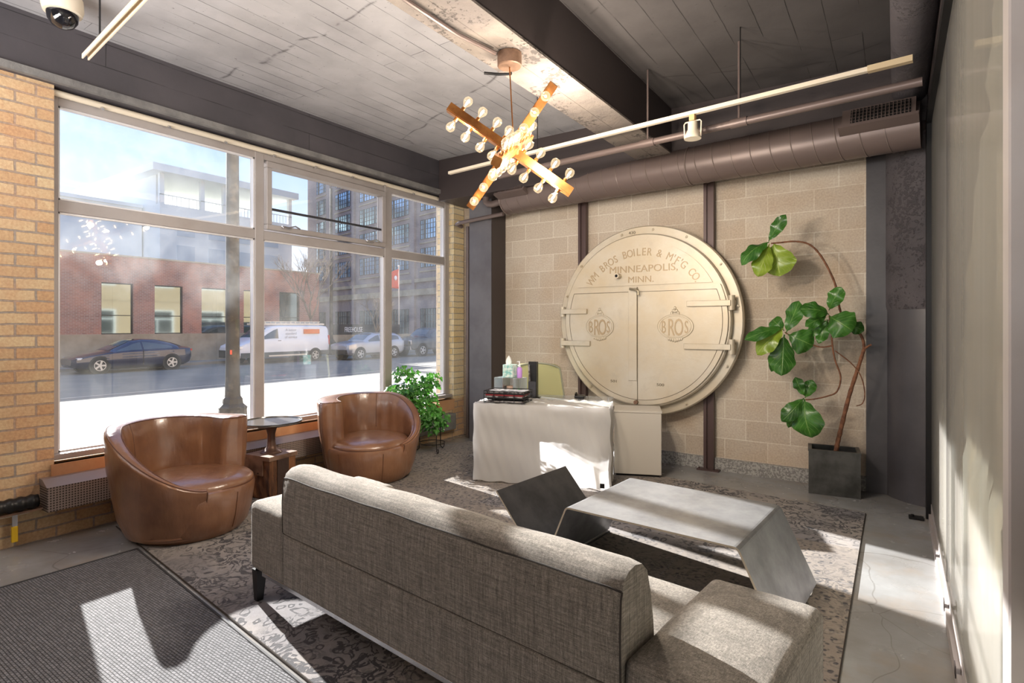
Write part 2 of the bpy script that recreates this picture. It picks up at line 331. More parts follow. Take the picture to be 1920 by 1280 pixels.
def bulbglass():
    t = NT('lit_bulb_glass'); lw = t.node('LayerWeight', {'Blend': .35}).outputs['Facing']
    tr = t.node('BsdfTransparent'); em = t.node('Emission', {'Color': (1, .74, .44, 1), 'Strength': .9})
    m = t.node('MixShader', {0: t.ramp(lw, [(0, .18), (1, .8)])})
    t.l.new(tr.outputs[0], m.inputs[1]); t.l.new(em.outputs[0], m.inputs[2])
    gl = t.node('BsdfGlossy', {'Roughness': .02}); m2 = t.node('MixShader', {0: .06})
    t.l.new(m.outputs[0], m2.inputs[1]); t.l.new(gl.outputs[0], m2.inputs[2]); t.l.new(m2.outputs[0], t.out.inputs[0]); return t.m
M['bulb'] = bulbglass()
def curtain():
    t = NT('sheer_grey_curtain')
    c = t.mix(t.ramp(t.noise(1, 3, .5, t.co('xyz', scale=(8, 3, .15))), [(.35, 0), (.65, 1)]), lin(176, 166, 156), lin(196, 176, 154))
    t.set(color=c, rough=.9); tr = t.node('BsdfTranslucent', {'Color': (.6, .55, .5, 1)}); ms = t.node('MixShader', {0: .2})
    t.l.new(t.b.outputs[0], ms.inputs[1]); t.l.new(tr.outputs[0], ms.inputs[2]); t.l.new(ms.outputs[0], t.out.inputs[0]); return t.m
M['curtain'] = curtain()
M['sidewall'] = simple('plain_side_room_wall', lin(150, 130, 112), .9)
M['yellow'] = simple('yellow_valve_sleeve', lin(240, 196, 40), .5)
M['lens'] = simple('smoked_dome', lin(24, 24, 28), .06, 0, coat=1.0)

# ------------------------------------------------------------------ geometry helpers
class MB:
    def __init__(s): s.v = []; s.f = []; s.mi = []; s.cur = 0; s.uv = {}
    def add(s, vs, fs):
        o = len(s.v); s.v += [tuple(p) for p in vs]; s.f += [tuple(i+o for i in f) for f in fs]; s.mi += [s.cur]*len(fs); return s
    def box(s, a, b, m=None):
        x0, y0, z0 = a; x1, y1, z1 = b
        vs = [(x0, y0, z0), (x1, y0, z0), (x1, y1, z0), (x0, y1, z0), (x0, y0, z1), (x1, y0, z1), (x1, y1, z1), (x0, y1, z1)]
        if m: vs = [m @ Vector(p) for p in vs]
        return s.add(vs, [(3, 2, 1, 0), (4, 5, 6, 7), (0, 1, 5, 4), (1, 2, 6, 5), (2, 3, 7, 6), (3, 0, 4, 7)])
    def bbox(s, a, b, r=.01, seg=2, m=None, wob=0):
        bm = bmesh.new(); bmesh.ops.create_cube(bm, size=1)
        for v in bm.verts: v.co = Vector([(a[i]+b[i])/2+v.co[i]*(b[i]-a[i]) for i in range(3)])
        bmesh.ops.bevel(bm, geom=bm.edges[:]+bm.verts[:], offset=r, segments=seg, profile=.5, affect='EDGES')
        return s.bm(bm, m)
    def bm(s, bm, m=None):
        bm.verts.index_update(); s.add([(m @ v.co) if m else v.co.copy() for v in bm.verts], [[v.index for v in f.verts] for f in bm.faces]); bm.free(); return s
    def prism(s, poly, d0, d1, ax='y', m=None):
        n = len(poly); f = {'y': lambda p, d: (p[0], d, p[1]), 'x': lambda p, d: (d, p[0], p[1]), 'z': lambda p, d: (p[0], p[1], d)}[ax]
        vs = [f(p, d0) for p in poly]+[f(p, d1) for p in poly]
        if m: vs = [m @ Vector(p) for p in vs]
        return s.add(vs, [tuple(range(n)), tuple(range(2*n-1, n-1, -1))]+[(i, i+n, (i+1) % n+n, (i+1) % n) for i in range(n)])
    def tube(s, pts, r, n=10, caps=True, rad=None):
        pts = [Vector(p) for p in pts]; vs = []; fs = []; k = len(pts)
        d0 = (pts[1]-pts[0]).normalized(); up = Vector((0, 0, 1)) if abs(d0.z) < .9 else Vector((1, 0, 0))
        a = d0.cross(up).normalized(); b = a.cross(d0)
        for i, p in enumerate(pts):
            d = (pts[min(i+1, k-1)]-pts[max(i-1, 0)]).normalized()
            a = (a-d*a.dot(d)).normalized(); b = d.cross(a)
            rr = rad[i] if rad else r
            for j in range(n):
                t = 2*PI*j/n; vs.append(p+a*math.cos(t)*rr+b*math.sin(t)*rr)
        for i in range(k-1):
            for j in range(n): fs.append((i*n+j, i*n+(j+1) % n, (i+1)*n+(j+1) % n, (i+1)*n+j))
        if caps: fs += [tuple(range(n))[::-1], tuple(range((k-1)*n, k*n))]
        return s.add(vs, fs)
    def lathe(s, prof, n=24, c=(0, 0, 0), m=None, sx=1, sy=1):
        vs = []; fs = []; k = len(prof)
        for r, z in prof:
            for j in range(n):
                t = 2*PI*j/n; p = Vector((c[0]+max(r, 1e-4)*math.cos(t)*sx, c[1]+max(r, 1e-4)*math.sin(t)*sy, c[2]+z)); vs.append(m @ p if m else p)
        for i in range(k-1):
            for j in range(n): fs.append((i*n+j, i*n+(j+1) % n, (i+1)*n+(j+1) % n, (i+1)*n+j))
        fs += [tuple(range(n))[::-1], tuple(range((k-1)*n, k*n))]
        return s.add(vs, fs)
    def sphere(s, c, r, n=12, k=8, sc=(1, 1, 1)):
        prof = [(math.sin(PI*i/k)*r, -math.cos(PI*i/k)*r*sc[2]) for i in range(k+1)]
        return s.lathe(prof, n, c, None, sc[0], sc[1])
    def grid(s, rows, close=False):
        n = len(rows[0]); vs = [p for r in rows for p in r]; fs = []
        for i in range(len(rows)-1):
            for j in range(n if close else n-1): fs.append((i*n+j, i*n+(j+1) % n, (i+1)*n+(j+1) % n, (i+1)*n+j))
        return s.add(vs, fs)
    def text(s, txt, size, ext, m, align='CENTER', sx=1):
        cu = bpy.data.curves.new('t', 'FONT'); cu.body = txt; cu.size = size; cu.extrude = ext; cu.align_x = align; cu.resolution_u = 3
        o = bpy.data.objects.new('t', cu); COL.objects.link(o); dg = bpy.context.evaluated_depsgraph_get(); me = o.evaluated_get(dg).to_mesh()
        sc = Matrix.Diagonal((sx, 1, 1, 1))
        s.add([m @ (sc @ v.co) for v in me.vertices], [tuple(p.vertices) for p in me.polygons])
        o.to_mesh_clear(); bpy.data.objects.remove(o); bpy.data.curves.remove(cu); return s
    def build(s, name, mats, parent=None, smooth=False, label=None, fix=True, sub=0):
        me = bpy.data.meshes.new(name); me.from_pydata([tuple(p) for p in s.v], [], s.f)
        for mt in (mats if isinstance(mats, (list, tuple)) else [mats]): me.materials.append(M[mt] if isinstance(mt, str) else mt)
        for p, mi in zip(me.polygons, s.mi): p.material_index = mi
        if fix:
            b = bmesh.new(); b.from_mesh(me); bmesh.ops.recalc_face_normals(b, faces=b.faces); b.to_mesh(me); b.free()
        o = bpy.data.objects.new(name, me); COL.objects.link(o)
        if parent is not None: o.parent = parent
        if smooth:
            for p in me.polygons: p.use_smooth = True
            if smooth != 'all':
                b = bmesh.new(); b.from_mesh(me)
                lim = math.radians(38)
                for e in b.edges:
                    if len(e.link_faces) == 2 and e.calc_face_angle(0) > lim: e.smooth = False
                b.to_mesh(me); b.free()
        if sub:
            md = o.modifiers.new('sub', 'SUBSURF'); md.levels = sub; md.render_levels = sub
        if label: o['label'] = label
        return o
def thing(name, label, cat, loc=(0, 0, 0), rz=0, group=None):
    o = bpy.data.objects.new(name, None); COL.objects.link(o); o.location = loc; o.rotation_euler = (0, 0, rz); o.empty_display_size = .1
    o['label'] = label; o['category'] = cat
    if group: o['group'] = group
    return o
def tag(o, label, cat, group=None):
    o['label'] = label; o['category'] = cat
    if group: o['group'] = group
    return o
def struct(o): o['kind'] = 'structure'; return o
def stuff(o, label, cat): o['kind'] = 'stuff'; return tag(o, label, cat)
def copy_tree(o, parent=None):
    c = o.copy(); COL.objects.link(c); c.parent = parent
    for ch in o.children: copy_tree(ch, c)
    return c
def sm(a, b, t): t = max(0, min(1, (t-a)/(b-a))); return t*t*(3-2*t)
# a line of sight from the render camera through an image pixel, used to read positions on known planes
FW = Vector((-math.sin(YAW), math.cos(YAW), 0)); RT = Vector((math.cos(YAW), math.sin(YAW), 0))
def sight(u, v, y=None, w=None, x=None, z=None):
    d = FW+RT*((u-960)/1055)+Vector((0, 0, (611-v)/1055)); c = Vector((0, 0, CH))
    if y is not None: return c+d*(y/d.y)
    if x is not None: return c+d*(x/d.x)
    if z is not None: return c+d*((z-CH)/d.z)
    return c+d*w

# ================================================================== ROOM SHELL
XI, XO, XG, YB, ZC = -4.88, -5.17, .22, 6.0, 3.6
YF = -4.5
struct(MB().box((-5.4, YF-.2, -.15), (3.4, 6.3, 0)).build('floor', 'floor'))
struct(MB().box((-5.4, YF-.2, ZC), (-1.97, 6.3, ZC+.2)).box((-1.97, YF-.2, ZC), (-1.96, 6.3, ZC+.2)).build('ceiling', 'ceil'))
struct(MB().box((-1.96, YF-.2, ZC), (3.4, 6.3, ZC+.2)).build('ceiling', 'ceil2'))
# window wall (left): brick below, piers, second opening behind the camera
WY0, WY1, WZ0, WZ1 = 1.45, 5.77, .53, 3.17
mb = MB()
mb.box((XO, YF, 0), (XI, 5.98, WZ0-.02)).box((XO, YF, WZ0-.02), (XI, WY0, WZ1))
mb.cur = 1; mb.box((XO, WY1, WZ0-.02), (XI, 5.98, WZ1))
struct(mb.build('wall_left', ['brick', 'brick_end']))
struct(MB().box((XO, YF, WZ1), (-4.84, 6.0, ZC)).build('trim_1', 'beam'))
mb = MB(); mb.box((-4.84, -.5, WZ1+.0), (-4.80, 5.69, WZ1+.05)); struct(mb.build('trim_2', 'greyconc'))
struct(MB().box((-5.4, YB, 0), (3.4, YB+.25, ZC)).build('wall_back', 'block'))
struct(MB().box((-4.2, YB-.05, 0), (-.22, YB, .125)).build('baseboard_back', 'granite'))
struct(MB().box((-5.4, YF-.2, 0), (3.4, YF, ZC)).build('wall_front', 'dark'))
struct(MB().box((3.2, YF, 0), (3.4, YB, ZC)).build('wall_right', 'sidewall'))
# girders
struct(MB().box((-4.83, 5.42, 3.08), (3.2, 5.99, ZC)).build('trim_3', 'dark'))
mb = MB().box((-2.16, YF, 3.17), (-1.81, 5.41, ZC)); mb.cur = 1; mb.box((-2.165, YF, 3.155), (-1.805, 5.41, 3.17)); mb.box((-1.995, YF, 3.153), (-1.985, 5.41, 3.155))
struct(mb.build('trim_4', ['dark', 'soffit']))
# columns
mb = MB().box((-4.55, 5.69, 0), (-4.2, 5.998, 3.08)); struct(mb.build('trim_5', 'column_smooth'))
mb = MB().box((-4.1999, 5.70, 0), (-4.195, 5.998, 3.08)); struct(mb.build('trim_6', 'dark'))  # thin dark sheet: the column's shaded side face put into colour
mb = MB(); prof = [(.42, 0), (.42, 1.62), (.425, 1.66), (.43, 3.08)]
mb.lathe(prof[:2], 48, (.32, 6.1, 0)); mb.cur = 1; mb.lathe([(.423, 1.62), (.43, 1.66), (.43, 3.08)], 48, (.32, 6.1, 0))
mb.cur = 0; mb.box((-.22, 5.93, 0), (-.06, 5.998, 3.08))
struct(mb.build('trim_7', ['column_dark', 'column'], smooth=True))
# curb and ledge under window
struct(MB().bbox((XI-.01, 4.75, .13), (-4.76, 5.69, .34), .02).build('trim_8', 'greyconc'))
struct(MB().box((XI-.05, WY0-.02, .37), (XI+.012, 4.0, WZ0-.02)).box((XI-.05, 4.0, .37), (XI+.012, WY1, WZ0-.02)).build('trim_9', 'ledge'))

# ================================================================== STOREFRONT WINDOW
win = MB()
FX0, FX1 = -5.05, -4.96
def ybar(z0, z1, y0=WY0+.002, y1=WY1-.002, x0=FX0+.003, x1=FX1-.004): win.bbox((x0, y0, z0), (x1, y1, z1), .004, 1)
def zbar(y0, y1, z0=WZ0, z1=WZ1, x0=FX0, x1=FX1): win.bbox((x0, y0, z0), (x1, y1, z1), .004, 1)
zbar(WY0, 1.50); zbar(5.685, WY1); zbar(3.0, 3.088); zbar(4.62, 4.73)
ybar(3.06, WZ1); ybar(WZ0, .572, x1=-4.90); ybar(2.30, 2.388)
wframe = struct(win.build('window_1', 'alu'))
bead = MB()
for (y0, y1, z0, z1) in [(1.50, 3.0, .572, 2.30), (1.50, 3.0, 2.388, 3.06), (3.088, 4.62, .572, 2.30), (4.73, 5.685, .572, 2.30), (4.73, 5.685, 2.388, 3.06)]:
    for a, b in [((y0, z0), (y0+.012, z1)), ((y1-.012, z0), (y1, z1)), ((y0, z0), (y1, z0+.012)), ((y0, z1-.012), (y1, z1))]:
        bead.box((-5.01, a[0], a[1]), (-4.975, b[0], b[1]))
bead.build('glazing_bead', 'alulight', wframe)
for (y0, y1, z0, z1, g) in [(1.50, 3.0, .572, 2.30, 'glass_swirl'), (1.50, 3.0, 2.388, 3.06, 'glass_haze'), (3.088, 4.62, .572, 2.30, 'glass'), (4.73, 5.685, .572, 2.30, 'glass'), (4.73, 5.685, 2.388, 3.06, 'glass')]:
    MB().box((-5.006, y0, z0), (-5.0, y1, z1)).build('pane', g, wframe)
# awning sash in the upper middle light
sash = MB()
for a, b in [((3.10, 2.40), (4.61, 2.45)), ((3.10, 2.99), (4.61, 3.05)), ((3.10, 2.45), (3.155, 2.99)), ((4.555, 2.45), (4.61, 2.99))]:
    sash.bbox((-5.03, a[0], a[1]), (-4.93, b[0], b[1]), .005, 1)
so = sash.build('awning_sash', 'alu', wframe)
MB().box((-4.975, 3.155, 2.592), (-4.95, 4.555, 2.612)).build('sash_bar', 'gasket', so)
MB().box((-5.003, 3.155, 2.45), (-4.997, 4.555, 2.99)).build('pane', 'glass', so)
for y in (3.25, 4.30):
    MB().bbox((-4.93, y, 2.425), (-4.90, y+.1, 2.45), .006, 1).tube([(-4.91, y+.08, 2.445), (-4.89, y+.13, 2.46), (-4.89, y+.18, 2.44)], .008, 6).build('sash_latch', 'chrome', so, smooth=True)
mb = MB().tube([(-4.93, WY0, 3.135), (-4.93, WY1, 3.135)], .024, 10)
hr = mb.build('blind_rail', 'cream', smooth=True); tag(hr, 'long cream rounded rail running along the top of the window under the dark beam', 'rail')
for i in range(9):
    MB().tube([(-4.915, 1.75+i*.47, 3.112), (-4.895, 1.75+i*.47, 3.10)], .011, 8).build('rail_screw', 'chrome', hr, smooth=True)
# radiator cover, pipe, valve
rc = MB().box((XI, 1.37, .215), (-4.72, 4.72, .40)); rt = thing('radiator_cover', 'long perforated metal radiator cover under the window', 'radiator', (XI, 1.37, 0))
MB().box((.001, 0, .22), (.15, 3.3, .385)).build('perforated_front', 'perf', rt)
MB().prism([(.001, .385), (.152, .385), (.06, .43), (.001, .43)], -.004, 3.304, 'y').build('sloped_top', simple('cover_top', lin(150, 136, 130), .45, .3), rt)
pp = thing('heating_pipe', 'dark ribbed heating pipe leaving the radiator cover at left', 'pipe', (-4.80, .3, .30))
pts = [(0, i*.0125-1.2, 0) for i in range(180)]
MB().tube(pts, .04, 14, rad=[.045+.004*math.sin(i*1.4) for i in range(180)]).build('corrugated_sleeve', 'black', pp, smooth='all')
MB().box((-.07, -1.2, -.062), (.02, 1.06, -.05)).build('pipe_bracket', 'rustplate', pp)
p = sight(26, 990, x=-4.83)
vv = thing('shutoff_valve', 'small valve with a yellow handle hanging on the brick below the pipe', 'valve', (-4.83, p.y, 0))
MB().tube([(0, -.5, .235), (0, .08, .235)], .016, 10).build('valve_pipe', 'cream', vv, smooth=True)
MB().box((.004, -.012, .15), (.014, .016, .24)).build('handle_shank', 'chrome', vv)
MB().bbox((-.002, -.016, .05), (.020, .018, .155), .005).build('handle_grip', 'yellow', vv)

# vertical riser by corner column and elbow pipes
rp = thing('riser_pipe', 'dark vertical pipe in the corner between brick and column', 'pipe', (-4.70, 5.85, 0))
MB().tube([(0, 0, .0), (0, 0, 2.80)], .028, 10).build('pipe_run', 'duct', rp, smooth=True)
MB().lathe([(.034, 1.3), (.034, 1.36)], 12).build('coupling', 'duct', rp, smooth=True)
bp = thing('branch_pipe', 'grey branch pipe running from the corner to the end of the duct', 'pipe', (-4.70, 5.62, 2.80))
MB().tube([(0, .10, -.02), (0, 0, .0), (.05, -.01, .008), (.75, -.02, .045)], .026, 10).build('pipe_run', 'duct', bp, smooth=True)
ep = thing('elbow_pipe', 'grey pipe dropping from the ceiling and elbowing into the duct end', 'pipe', (-4.22, 5.62, 2.98))
MB().tube([(0, -.02, .62), (0, -.02, .1), (.01, -.02, .04), (.05, -.02, .01), (.11, -.02, .0), (.24, -.03, .015)], .042, 12).build('pipe_run', 'duct', ep, smooth=True)

# ================================================================== GLASS PARTITION (right)
gp = struct(MB().bbox((XG-.03, 5.35, 0), (XG+.05, 5.43, 3.10), .004, 1).box((XG-.03, YF, 3.03), (XG+.05, 5.35, 3.10)).build('wall_right', 'black'))
fr = MB().box((XG+.0, YF, .0), (XG+.05, 5.35, .12)); fr.box((XG-.018, YF, 0), (XG, 5.25, .07)); fr.build('base_channel', 'alu', gp)
for y in (2.9, 3.55, 4.3): MB().box((XG-.022, y, .05), (XG-.019, y+.05, .10)).build('base_clip', 'dark', gp)
MB().box((XG+.004, 1.12, .12), (XG+.014, 5.35, 3.03)).build('glass_panel', 'glasswall', gp)
MB().box((XG+.004, YF, .12), (XG+.014, 1.0, 3.03)).build('glass_panel', 'glasswall', gp)
MB().bbox((XG-.03, 1.52, 0), (XG+.05, 1.60, 3.03), .004, 1).build('mullion', 'alu', gp)
MB().box((XG+.003, 3.78, .12), (XG+.015, 3.792, 3.03)).build('glass_joint', 'gasket', gp)
struct(MB().box((XG-.02, YF, 3.10), (XG+.12, 5.42, ZC)).build('trim_10', 'dark'))
MB().box((-.05, 0, 0), (.05, .09, .012)).tube([(0, .04, .012), (0, .04, .05)], .012, 8)
bkt = MB().bbox((-.05, 0, .001), (.045, .09, .014), .003, 1).tube([(-.025, .045, .012), (-.025, .045, .03)], .010, 8).build('anchor_plate', 'black'); bkt.location = (.13, 5.28, 0)
tag(bkt, 'small bolted floor plate at the foot of the glass wall post', 'bracket')
rows = []
for k in range(15):
    z = .06+2.95*k/14; e = 3.15 + 2.05*(1-sm(.5, 3.0, z))**.8
    rows.append([(XG+.16+.035*math.sin(yy*46)+.012*math.sin(yy*17+z), yy, z) for yy in [YF+1+(e-YF-1)*j/300 for j in range(301)]])
cu = MB().grid(rows).build('sheer_curtain', 'curtain', smooth='all', fix=False)
md = cu.modifiers.new('thick', 'SOLIDIFY'); md.thickness = .003
tag(cu, 'pale grey sheer curtain hanging behind the glass wall at right', 'curtain')

# ================================================================== BACK WALL OBJECTS
for nm, x0, lab in (('steel_post', -3.09, 'brown steel post standing behind the left side of the round iron door'), ('steel_post', -1.64, 'brown steel post standing behind the right side of the round iron door')):
    t = thing(nm, lab, 'post', (x0, 5.935, 0))
    MB().box((0, -.03, .012), (.03, .03, 3.07)).box((.03, -.005, .012), (.09, .005, 3.07)).box((.09, -.03, .012), (.10, .03, 3.07)).build('post_section', 'rust', t)
    MB().box((-.06, -.07, 0), (.16, .05, .012)).build('base_plate', 'rust', t)
    for a in (-.04, .14): MB().tube([(a, -.045, .012), (a, -.045, .028)], .009, 8).build('anchor_bolt', 'rust', t)
# round boiler door
CX, CZ, RO = -2.245, 1.54, 1.02
bd = thing('boiler_door', 'huge round cream cast-iron boiler front with raised lettering on the block wall', 'door', (CX, 5.86, CZ-RO))
bd.location = (CX, 5.87, 0)
def circ(r, n=96, c=(0, CZ), a0=0, a1=360): return [(c[0]+r*math.cos(math.radians(a0+(a1-a0)*i/n)), c[1]+r*math.sin(math.radians(a0+(a1-a0)*i/n))) for i in range(n+(0 if a1-a0 == 360 else 1))]
rim = MB(); prof = [(RO-.012, 0), (RO, -.01), (RO, -.055), (RO-.01, -.065), (.90, -.065)]
MY = Matrix(((1, 0, 0, 0), (0, 0, 1, 0), (0, 1, 0, CZ), (0, 0, 0, 1)))
rim.lathe([(RO-.012, 0), (RO, -.01), (RO, -.055), (RO-.012, -.068), (.5, -.068)], 96, m=MY); rim.build('rim', 'bronze', bd, smooth=True)
MB().lathe([(.925, -.068), (.925, -.125), (.912, -.14), (.3, -.14)], 96, m=MY).build('body', 'bronze', bd, smooth=True)
ZT = 1.895
def seg_above(r, z):  # region of the circle above z
    a = math.degrees(math.asin((z-CZ)/r)); return circ(r, 60, a0=a, a1=180-a)
def seg_below(r, z, x0, x1):
    out = []
    for i in range(241):
        t = 360*i/240; x = r*math.cos(math.radians(t)); zz = CZ+r*math.sin(math.radians(t)); out.append((max(x0, min(x1, x)), min(z, zz)))
    # drop clamped duplicates that would leave the region
    o2 = []
    for p_ in out:
        if (p_[0]**2+(p_[1]-CZ)**2) <= r*r+1e-6 and (not o2 or (abs(o2[-1][0]-p_[0])+abs(o2[-1][1]-p_[1])) > 1e-4): o2.append(p_)
    return o2
MB().prism(seg_above(.835, ZT+.02), -.152, -.12).build('top_plate', 'bronze', bd)
XS = -.03
left = [(XS-.004, ZT)]+[(x, z) for x, z in circ(.88, 90, a0=0, a1=360) if False]
def half(r, side):
    pts = []
    zc = ZT-CZ; a = math.degrees(math.asin(zc/r))
    b = math.degrees(math.acos(abs(XS)/r))
    if side > 0: # right
        for i in range(61):
            t = math.radians(a+(-90-2-a)*i/60.0); x = r*math.cos(t); z = CZ+r*math.sin(t)
            if x > XS+.004: pts.append((x, z))
        pts.append((XS+.004, CZ-math.sqrt(r*r-XS*XS))); pts.append((XS+.004, ZT))
    else:
        for i in range(61):
            t = math.radians(180-a+(270-(180-a))*i/60.0); x = r*math.cos(t); z = CZ+r*math.sin(t)
            if x < XS-.004: pts.append((x, z))
        pts.append((XS-.004, CZ-math.sqrt(r*r-XS*XS))); pts.append((XS-.004, ZT))
    return pts
doors = {}
for side in (-1, 1):
    d = MB().prism(half(.895, side), -.165, -.12).build('door_leaf', 'bronze', bd); doors[side] = d
    # scored outline just inside the leaf
    ln = MB(); q = half(.845, side); q = [(x+side*0, min(z, ZT-.05)) for x, z in q]
    q2 = [(x, z, ) for x, z in q if abs(x-XS) > .0]
    for i in range(len(q2)-1):
        a_, b_ = q2[i], q2[i+1]
        if abs(a_[0]-b_[0])+abs(a_[1]-b_[1]) > 1e-4 and not (abs(a_[0]-XS) < .006 and abs(b_[0]-XS) < .006): ln.tube([(a_[0], -.165, a_[1]), (b_[0], -.165, b_[1])], .0028, 5)
    a = math.degrees(math.asin((ZT-.05-CZ)/.845)); xx = .845*math.cos(math.radians(a))*side
    ln.tube([(xx, -.165, ZT-.05), (XS+side*.03, -.165, ZT-.05)], .0028, 5)
    ln.build('scored_line', 'bronze_line', d)
MB().box((XS-.004, -.15, CZ-.90), (XS+.004, -.146, ZT)).build('door_seam', 'bronze_line', bd)
MB().bbox((XS-.10, -.175, ZT-1.0), (XS-.005, -.165, ZT), .003, 1).build('cover_strip', 'bronze', doors[-1])
for x, z in [(-.0, .0)]: pass
bolt_a = [62, 84, 35, 105, 140, 163, -28, -62, -130, -95, 8, 175]
for a in bolt_a:
    x = .975*math.cos(math.radians(a)); z = CZ+.975*math.sin(math.radians(a))
    MB().tube([(x, -.066, z), (x, -.085, z)], .017, 6).tube([(x, -.085, z), (x, -.10, z)], .009, 8).build('bolt', 'bronze', bd)
def hinge(xa, xb, z, side):
    h = MB().bbox((min(xa, xb), -.195, z-.028), (max(xa, xb), -.165, z+.028), .003, 1).build('hinge_strap', 'bronze', bd)
    MB().tube([(xb, -.15, z-.07 if side > 0 else z-.055), (xb, -.15, z+.075 if side > 0 else z+.055)], .032, 14).build('hinge_pin', 'bronze', h, smooth=True)
    MB().bbox((xb-.03, -.15, z-.03), (xb+.03, -.066, z+.03), .006, 1).build('hinge_lug', 'bronze', h)
hinge(.50, .925, 1.705, 1); hinge(.47, .925, 1.275, 1)
hinge(-.62, -.945, 1.645, -1); hinge(-.58, -.945, 1.285, -1)
lt = MB().tube([(XS-.005, -.165, ZT-.03), (XS-.005, -.225, ZT-.03)], .018, 10).tube([(XS-.07, -.21, ZT-.02), (XS-.01, -.22, ZT-.03), (XS+.03, -.22, ZT-.05), (XS+.03, -.22, ZT-.09)], .013, 8)
lt.build('latch_handle', simple('worn_iron', lin(150, 140, 120), .4, .5), bd, smooth=True)
MB().tube([(XS-.01, -.165, CZ-.87), (XS-.01, -.20, CZ-.87)], .022, 10).build('lower_catch', 'rustplate', bd)
nb = MB().tube([(-.245, -.15, 2.02), (-.245, -.23, 2.02)], .03, 12).build('pipe_stub', 'bronze', bd, smooth=True)
MB().tube([(-.245, -.229, 2.02), (-.245, -.232, 2.02)], .016, 12).build('stub_bore', 'void', nb)
RX = Matrix.Rotation(PI/2, 4, 'X')
txt = "W\u1d39 BROS BOILER & M'F'G CO."
txt = "WM BROS BOILER & M'F'G CO."
tm = MB(); a0, a1 = 146, 33
wd = {'I': .55, ' ': .8, "'": .35, '.': .35, 'M': 1.2, 'W': 1.25}
tot = sum(wd.get(c, 1) for c in txt); acc = 0
for c in txt:
    w_ = wd.get(c, 1); a = a0+(a1-a0)*(acc+w_/2)/tot; acc += w_
    if c == ' ': continue
    r = .69; t = math.radians(a)
    m = Matrix.Translation((r*math.cos(t), -.152, CZ+r*math.sin(t))) @ Matrix.Rotation(-(t-PI/2), 4, 'Y') @ RX
    tm.text(c, .115, .005, m, sx=.8)
tm.build('maker_name', 'letter', bd)
MB().text('MINNEAPOLIS,', .105, .005, Matrix.Translation((.02, -.152, 2.055)) @ RX, sx=1.12).build('city_name', 'letter', bd)
MB().text('MINN.', .095, .005, Matrix.Translation((.0, -.152, 1.945)) @ RX, sx=1.1).build('state_name', 'letter', bd)
for s_, x in ((-1, -.47), (1, .375)):
    a_, b_ = (.165 if s_ < 0 else .185), .125; zc = 1.475
    em = MB().prism([(x+a_*math.cos(2*PI*i/40), zc+b_*math.sin(2*PI*i/40)) for i in range(40)], -.172, -.165)
    for rr in (1.0, .88): em.tube([(x+a_*rr*math.cos(2*PI*i/40), -.173, zc+b_*rr*math.sin(2*PI*i/40)) for i in range(41)], .005, 5)
    for i in range(-3, 4): em.sphere((x+i*.022, -.17, zc-b_-.018+abs(i)*.006), .013, 8, 6, (1, .6, 1.6))
    for i, (dx, dz) in enumerate([(0, .065), (-.018, .035), (.018, .035), (0, .03), (-.034, .012), (.034, .012)]): em.sphere((x+dx, -.17, zc+b_+dz), .014, 8, 6, (1, .6, 1.3))
    e = em.build('oval_emblem', 'bronze', bd, smooth=True)
    bt = MB()
    for i, (c, h_) in enumerate(zip('BROS', (.135, .185, .185, .135))):
        bt.text(c, h_*1.35, .003, Matrix.Translation((x+(-.105+.07*i)*a_/.165, -.174, zc-h_/2)) @ RX, sx=.5)
    bt.build('emblem_lettering', 'letter', e)
MB().text('501', .04, .002, Matrix.Translation((-.30, -.166, .865)) @ RX, sx=1.4).build('casting_number', 'bronze_line', bd)
MB().text('500', .04, .002, Matrix.Translation((.22, -.166, .855)) @ RX, sx=1.4).build('casting_number', 'bronze_line', bd)
MB().text('430', .045, .002, Matrix.Translation((-.13, -.069, 2.48)) @ RX, sx=1.2).build('casting_number', 'bronze_line', bd)

# spiral duct
A = Vector((-3.93, 5.68, 3.03)); B = Vector((.16, 5.35, 3.03)); L = (B-A).length
du = thing('spiral_duct', 'large brown-grey spiral air duct crossing above the round iron door', 'duct', A, math.atan2(B.y-A.y, B.x-A.x))
R_ = .178
MB().tube([(0, 0, 0), (L, 0, 0)], R_, 48).build('duct_body', 'duct', du, smooth=True)
sp = MB(); n = int(L/.165); pts = []
for i in range(n*32): 
    t = i/32.0; pts.append((t*.165, (R_+.001)*math.cos(2*PI*t), (R_+.001)*math.sin(2*PI*t)))
sp.tube(pts, .004, 5).build('spiral_seam', 'ductseam', du, smooth=True)
MB().tube([(0, (R_+.004)*math.cos(t*PI/24), (R_+.004)*math.sin(t*PI/24)) for t in range(49)], .008, 6).build('end_collar', 'ductseam', du, smooth=True)
MB().tube([(2.3, (R_+.003)*math.cos(t*PI/24), (R_+.003)*math.sin(t*PI/24)) for t in range(49)], .007, 6).build('joint_collar', 'ductseam', du, smooth=True)
def grille(x0, x1, nb_):
    Rm = Matrix.Rotation(math.radians(-22), 4, 'X')
    g = MB().box((x0, -R_-.055, -.075), (x1, -R_+.06, .085), Rm).box((x0-.02, -R_-.085, -.10), (x1+.02, -R_+.02, -.075), Rm).build('register_box', 'duct', du)
    MB().box((x0+.06, -R_-.058, -.06), (x1-.03, -R_-.056, .07), Rm).build('register_opening', 'void', g)
    b = MB()
    for i in range(nb_):
        x = x0+.06+(x1-x0-.09)*(i+.5)/nb_; b.box((x-.003, -R_-.068, -.06), (x+.003, -R_-.058, .07), Rm)
    for i in range(4): b.box((x0+.06, -R_-.064, -.04+.03*i), (x1-.03, -R_-.060, -.037+.03*i), Rm)
    b.build('register_bars', 'duct', g)
grille(.02, .42, 14); grille(L-.5, L-.02, 16)
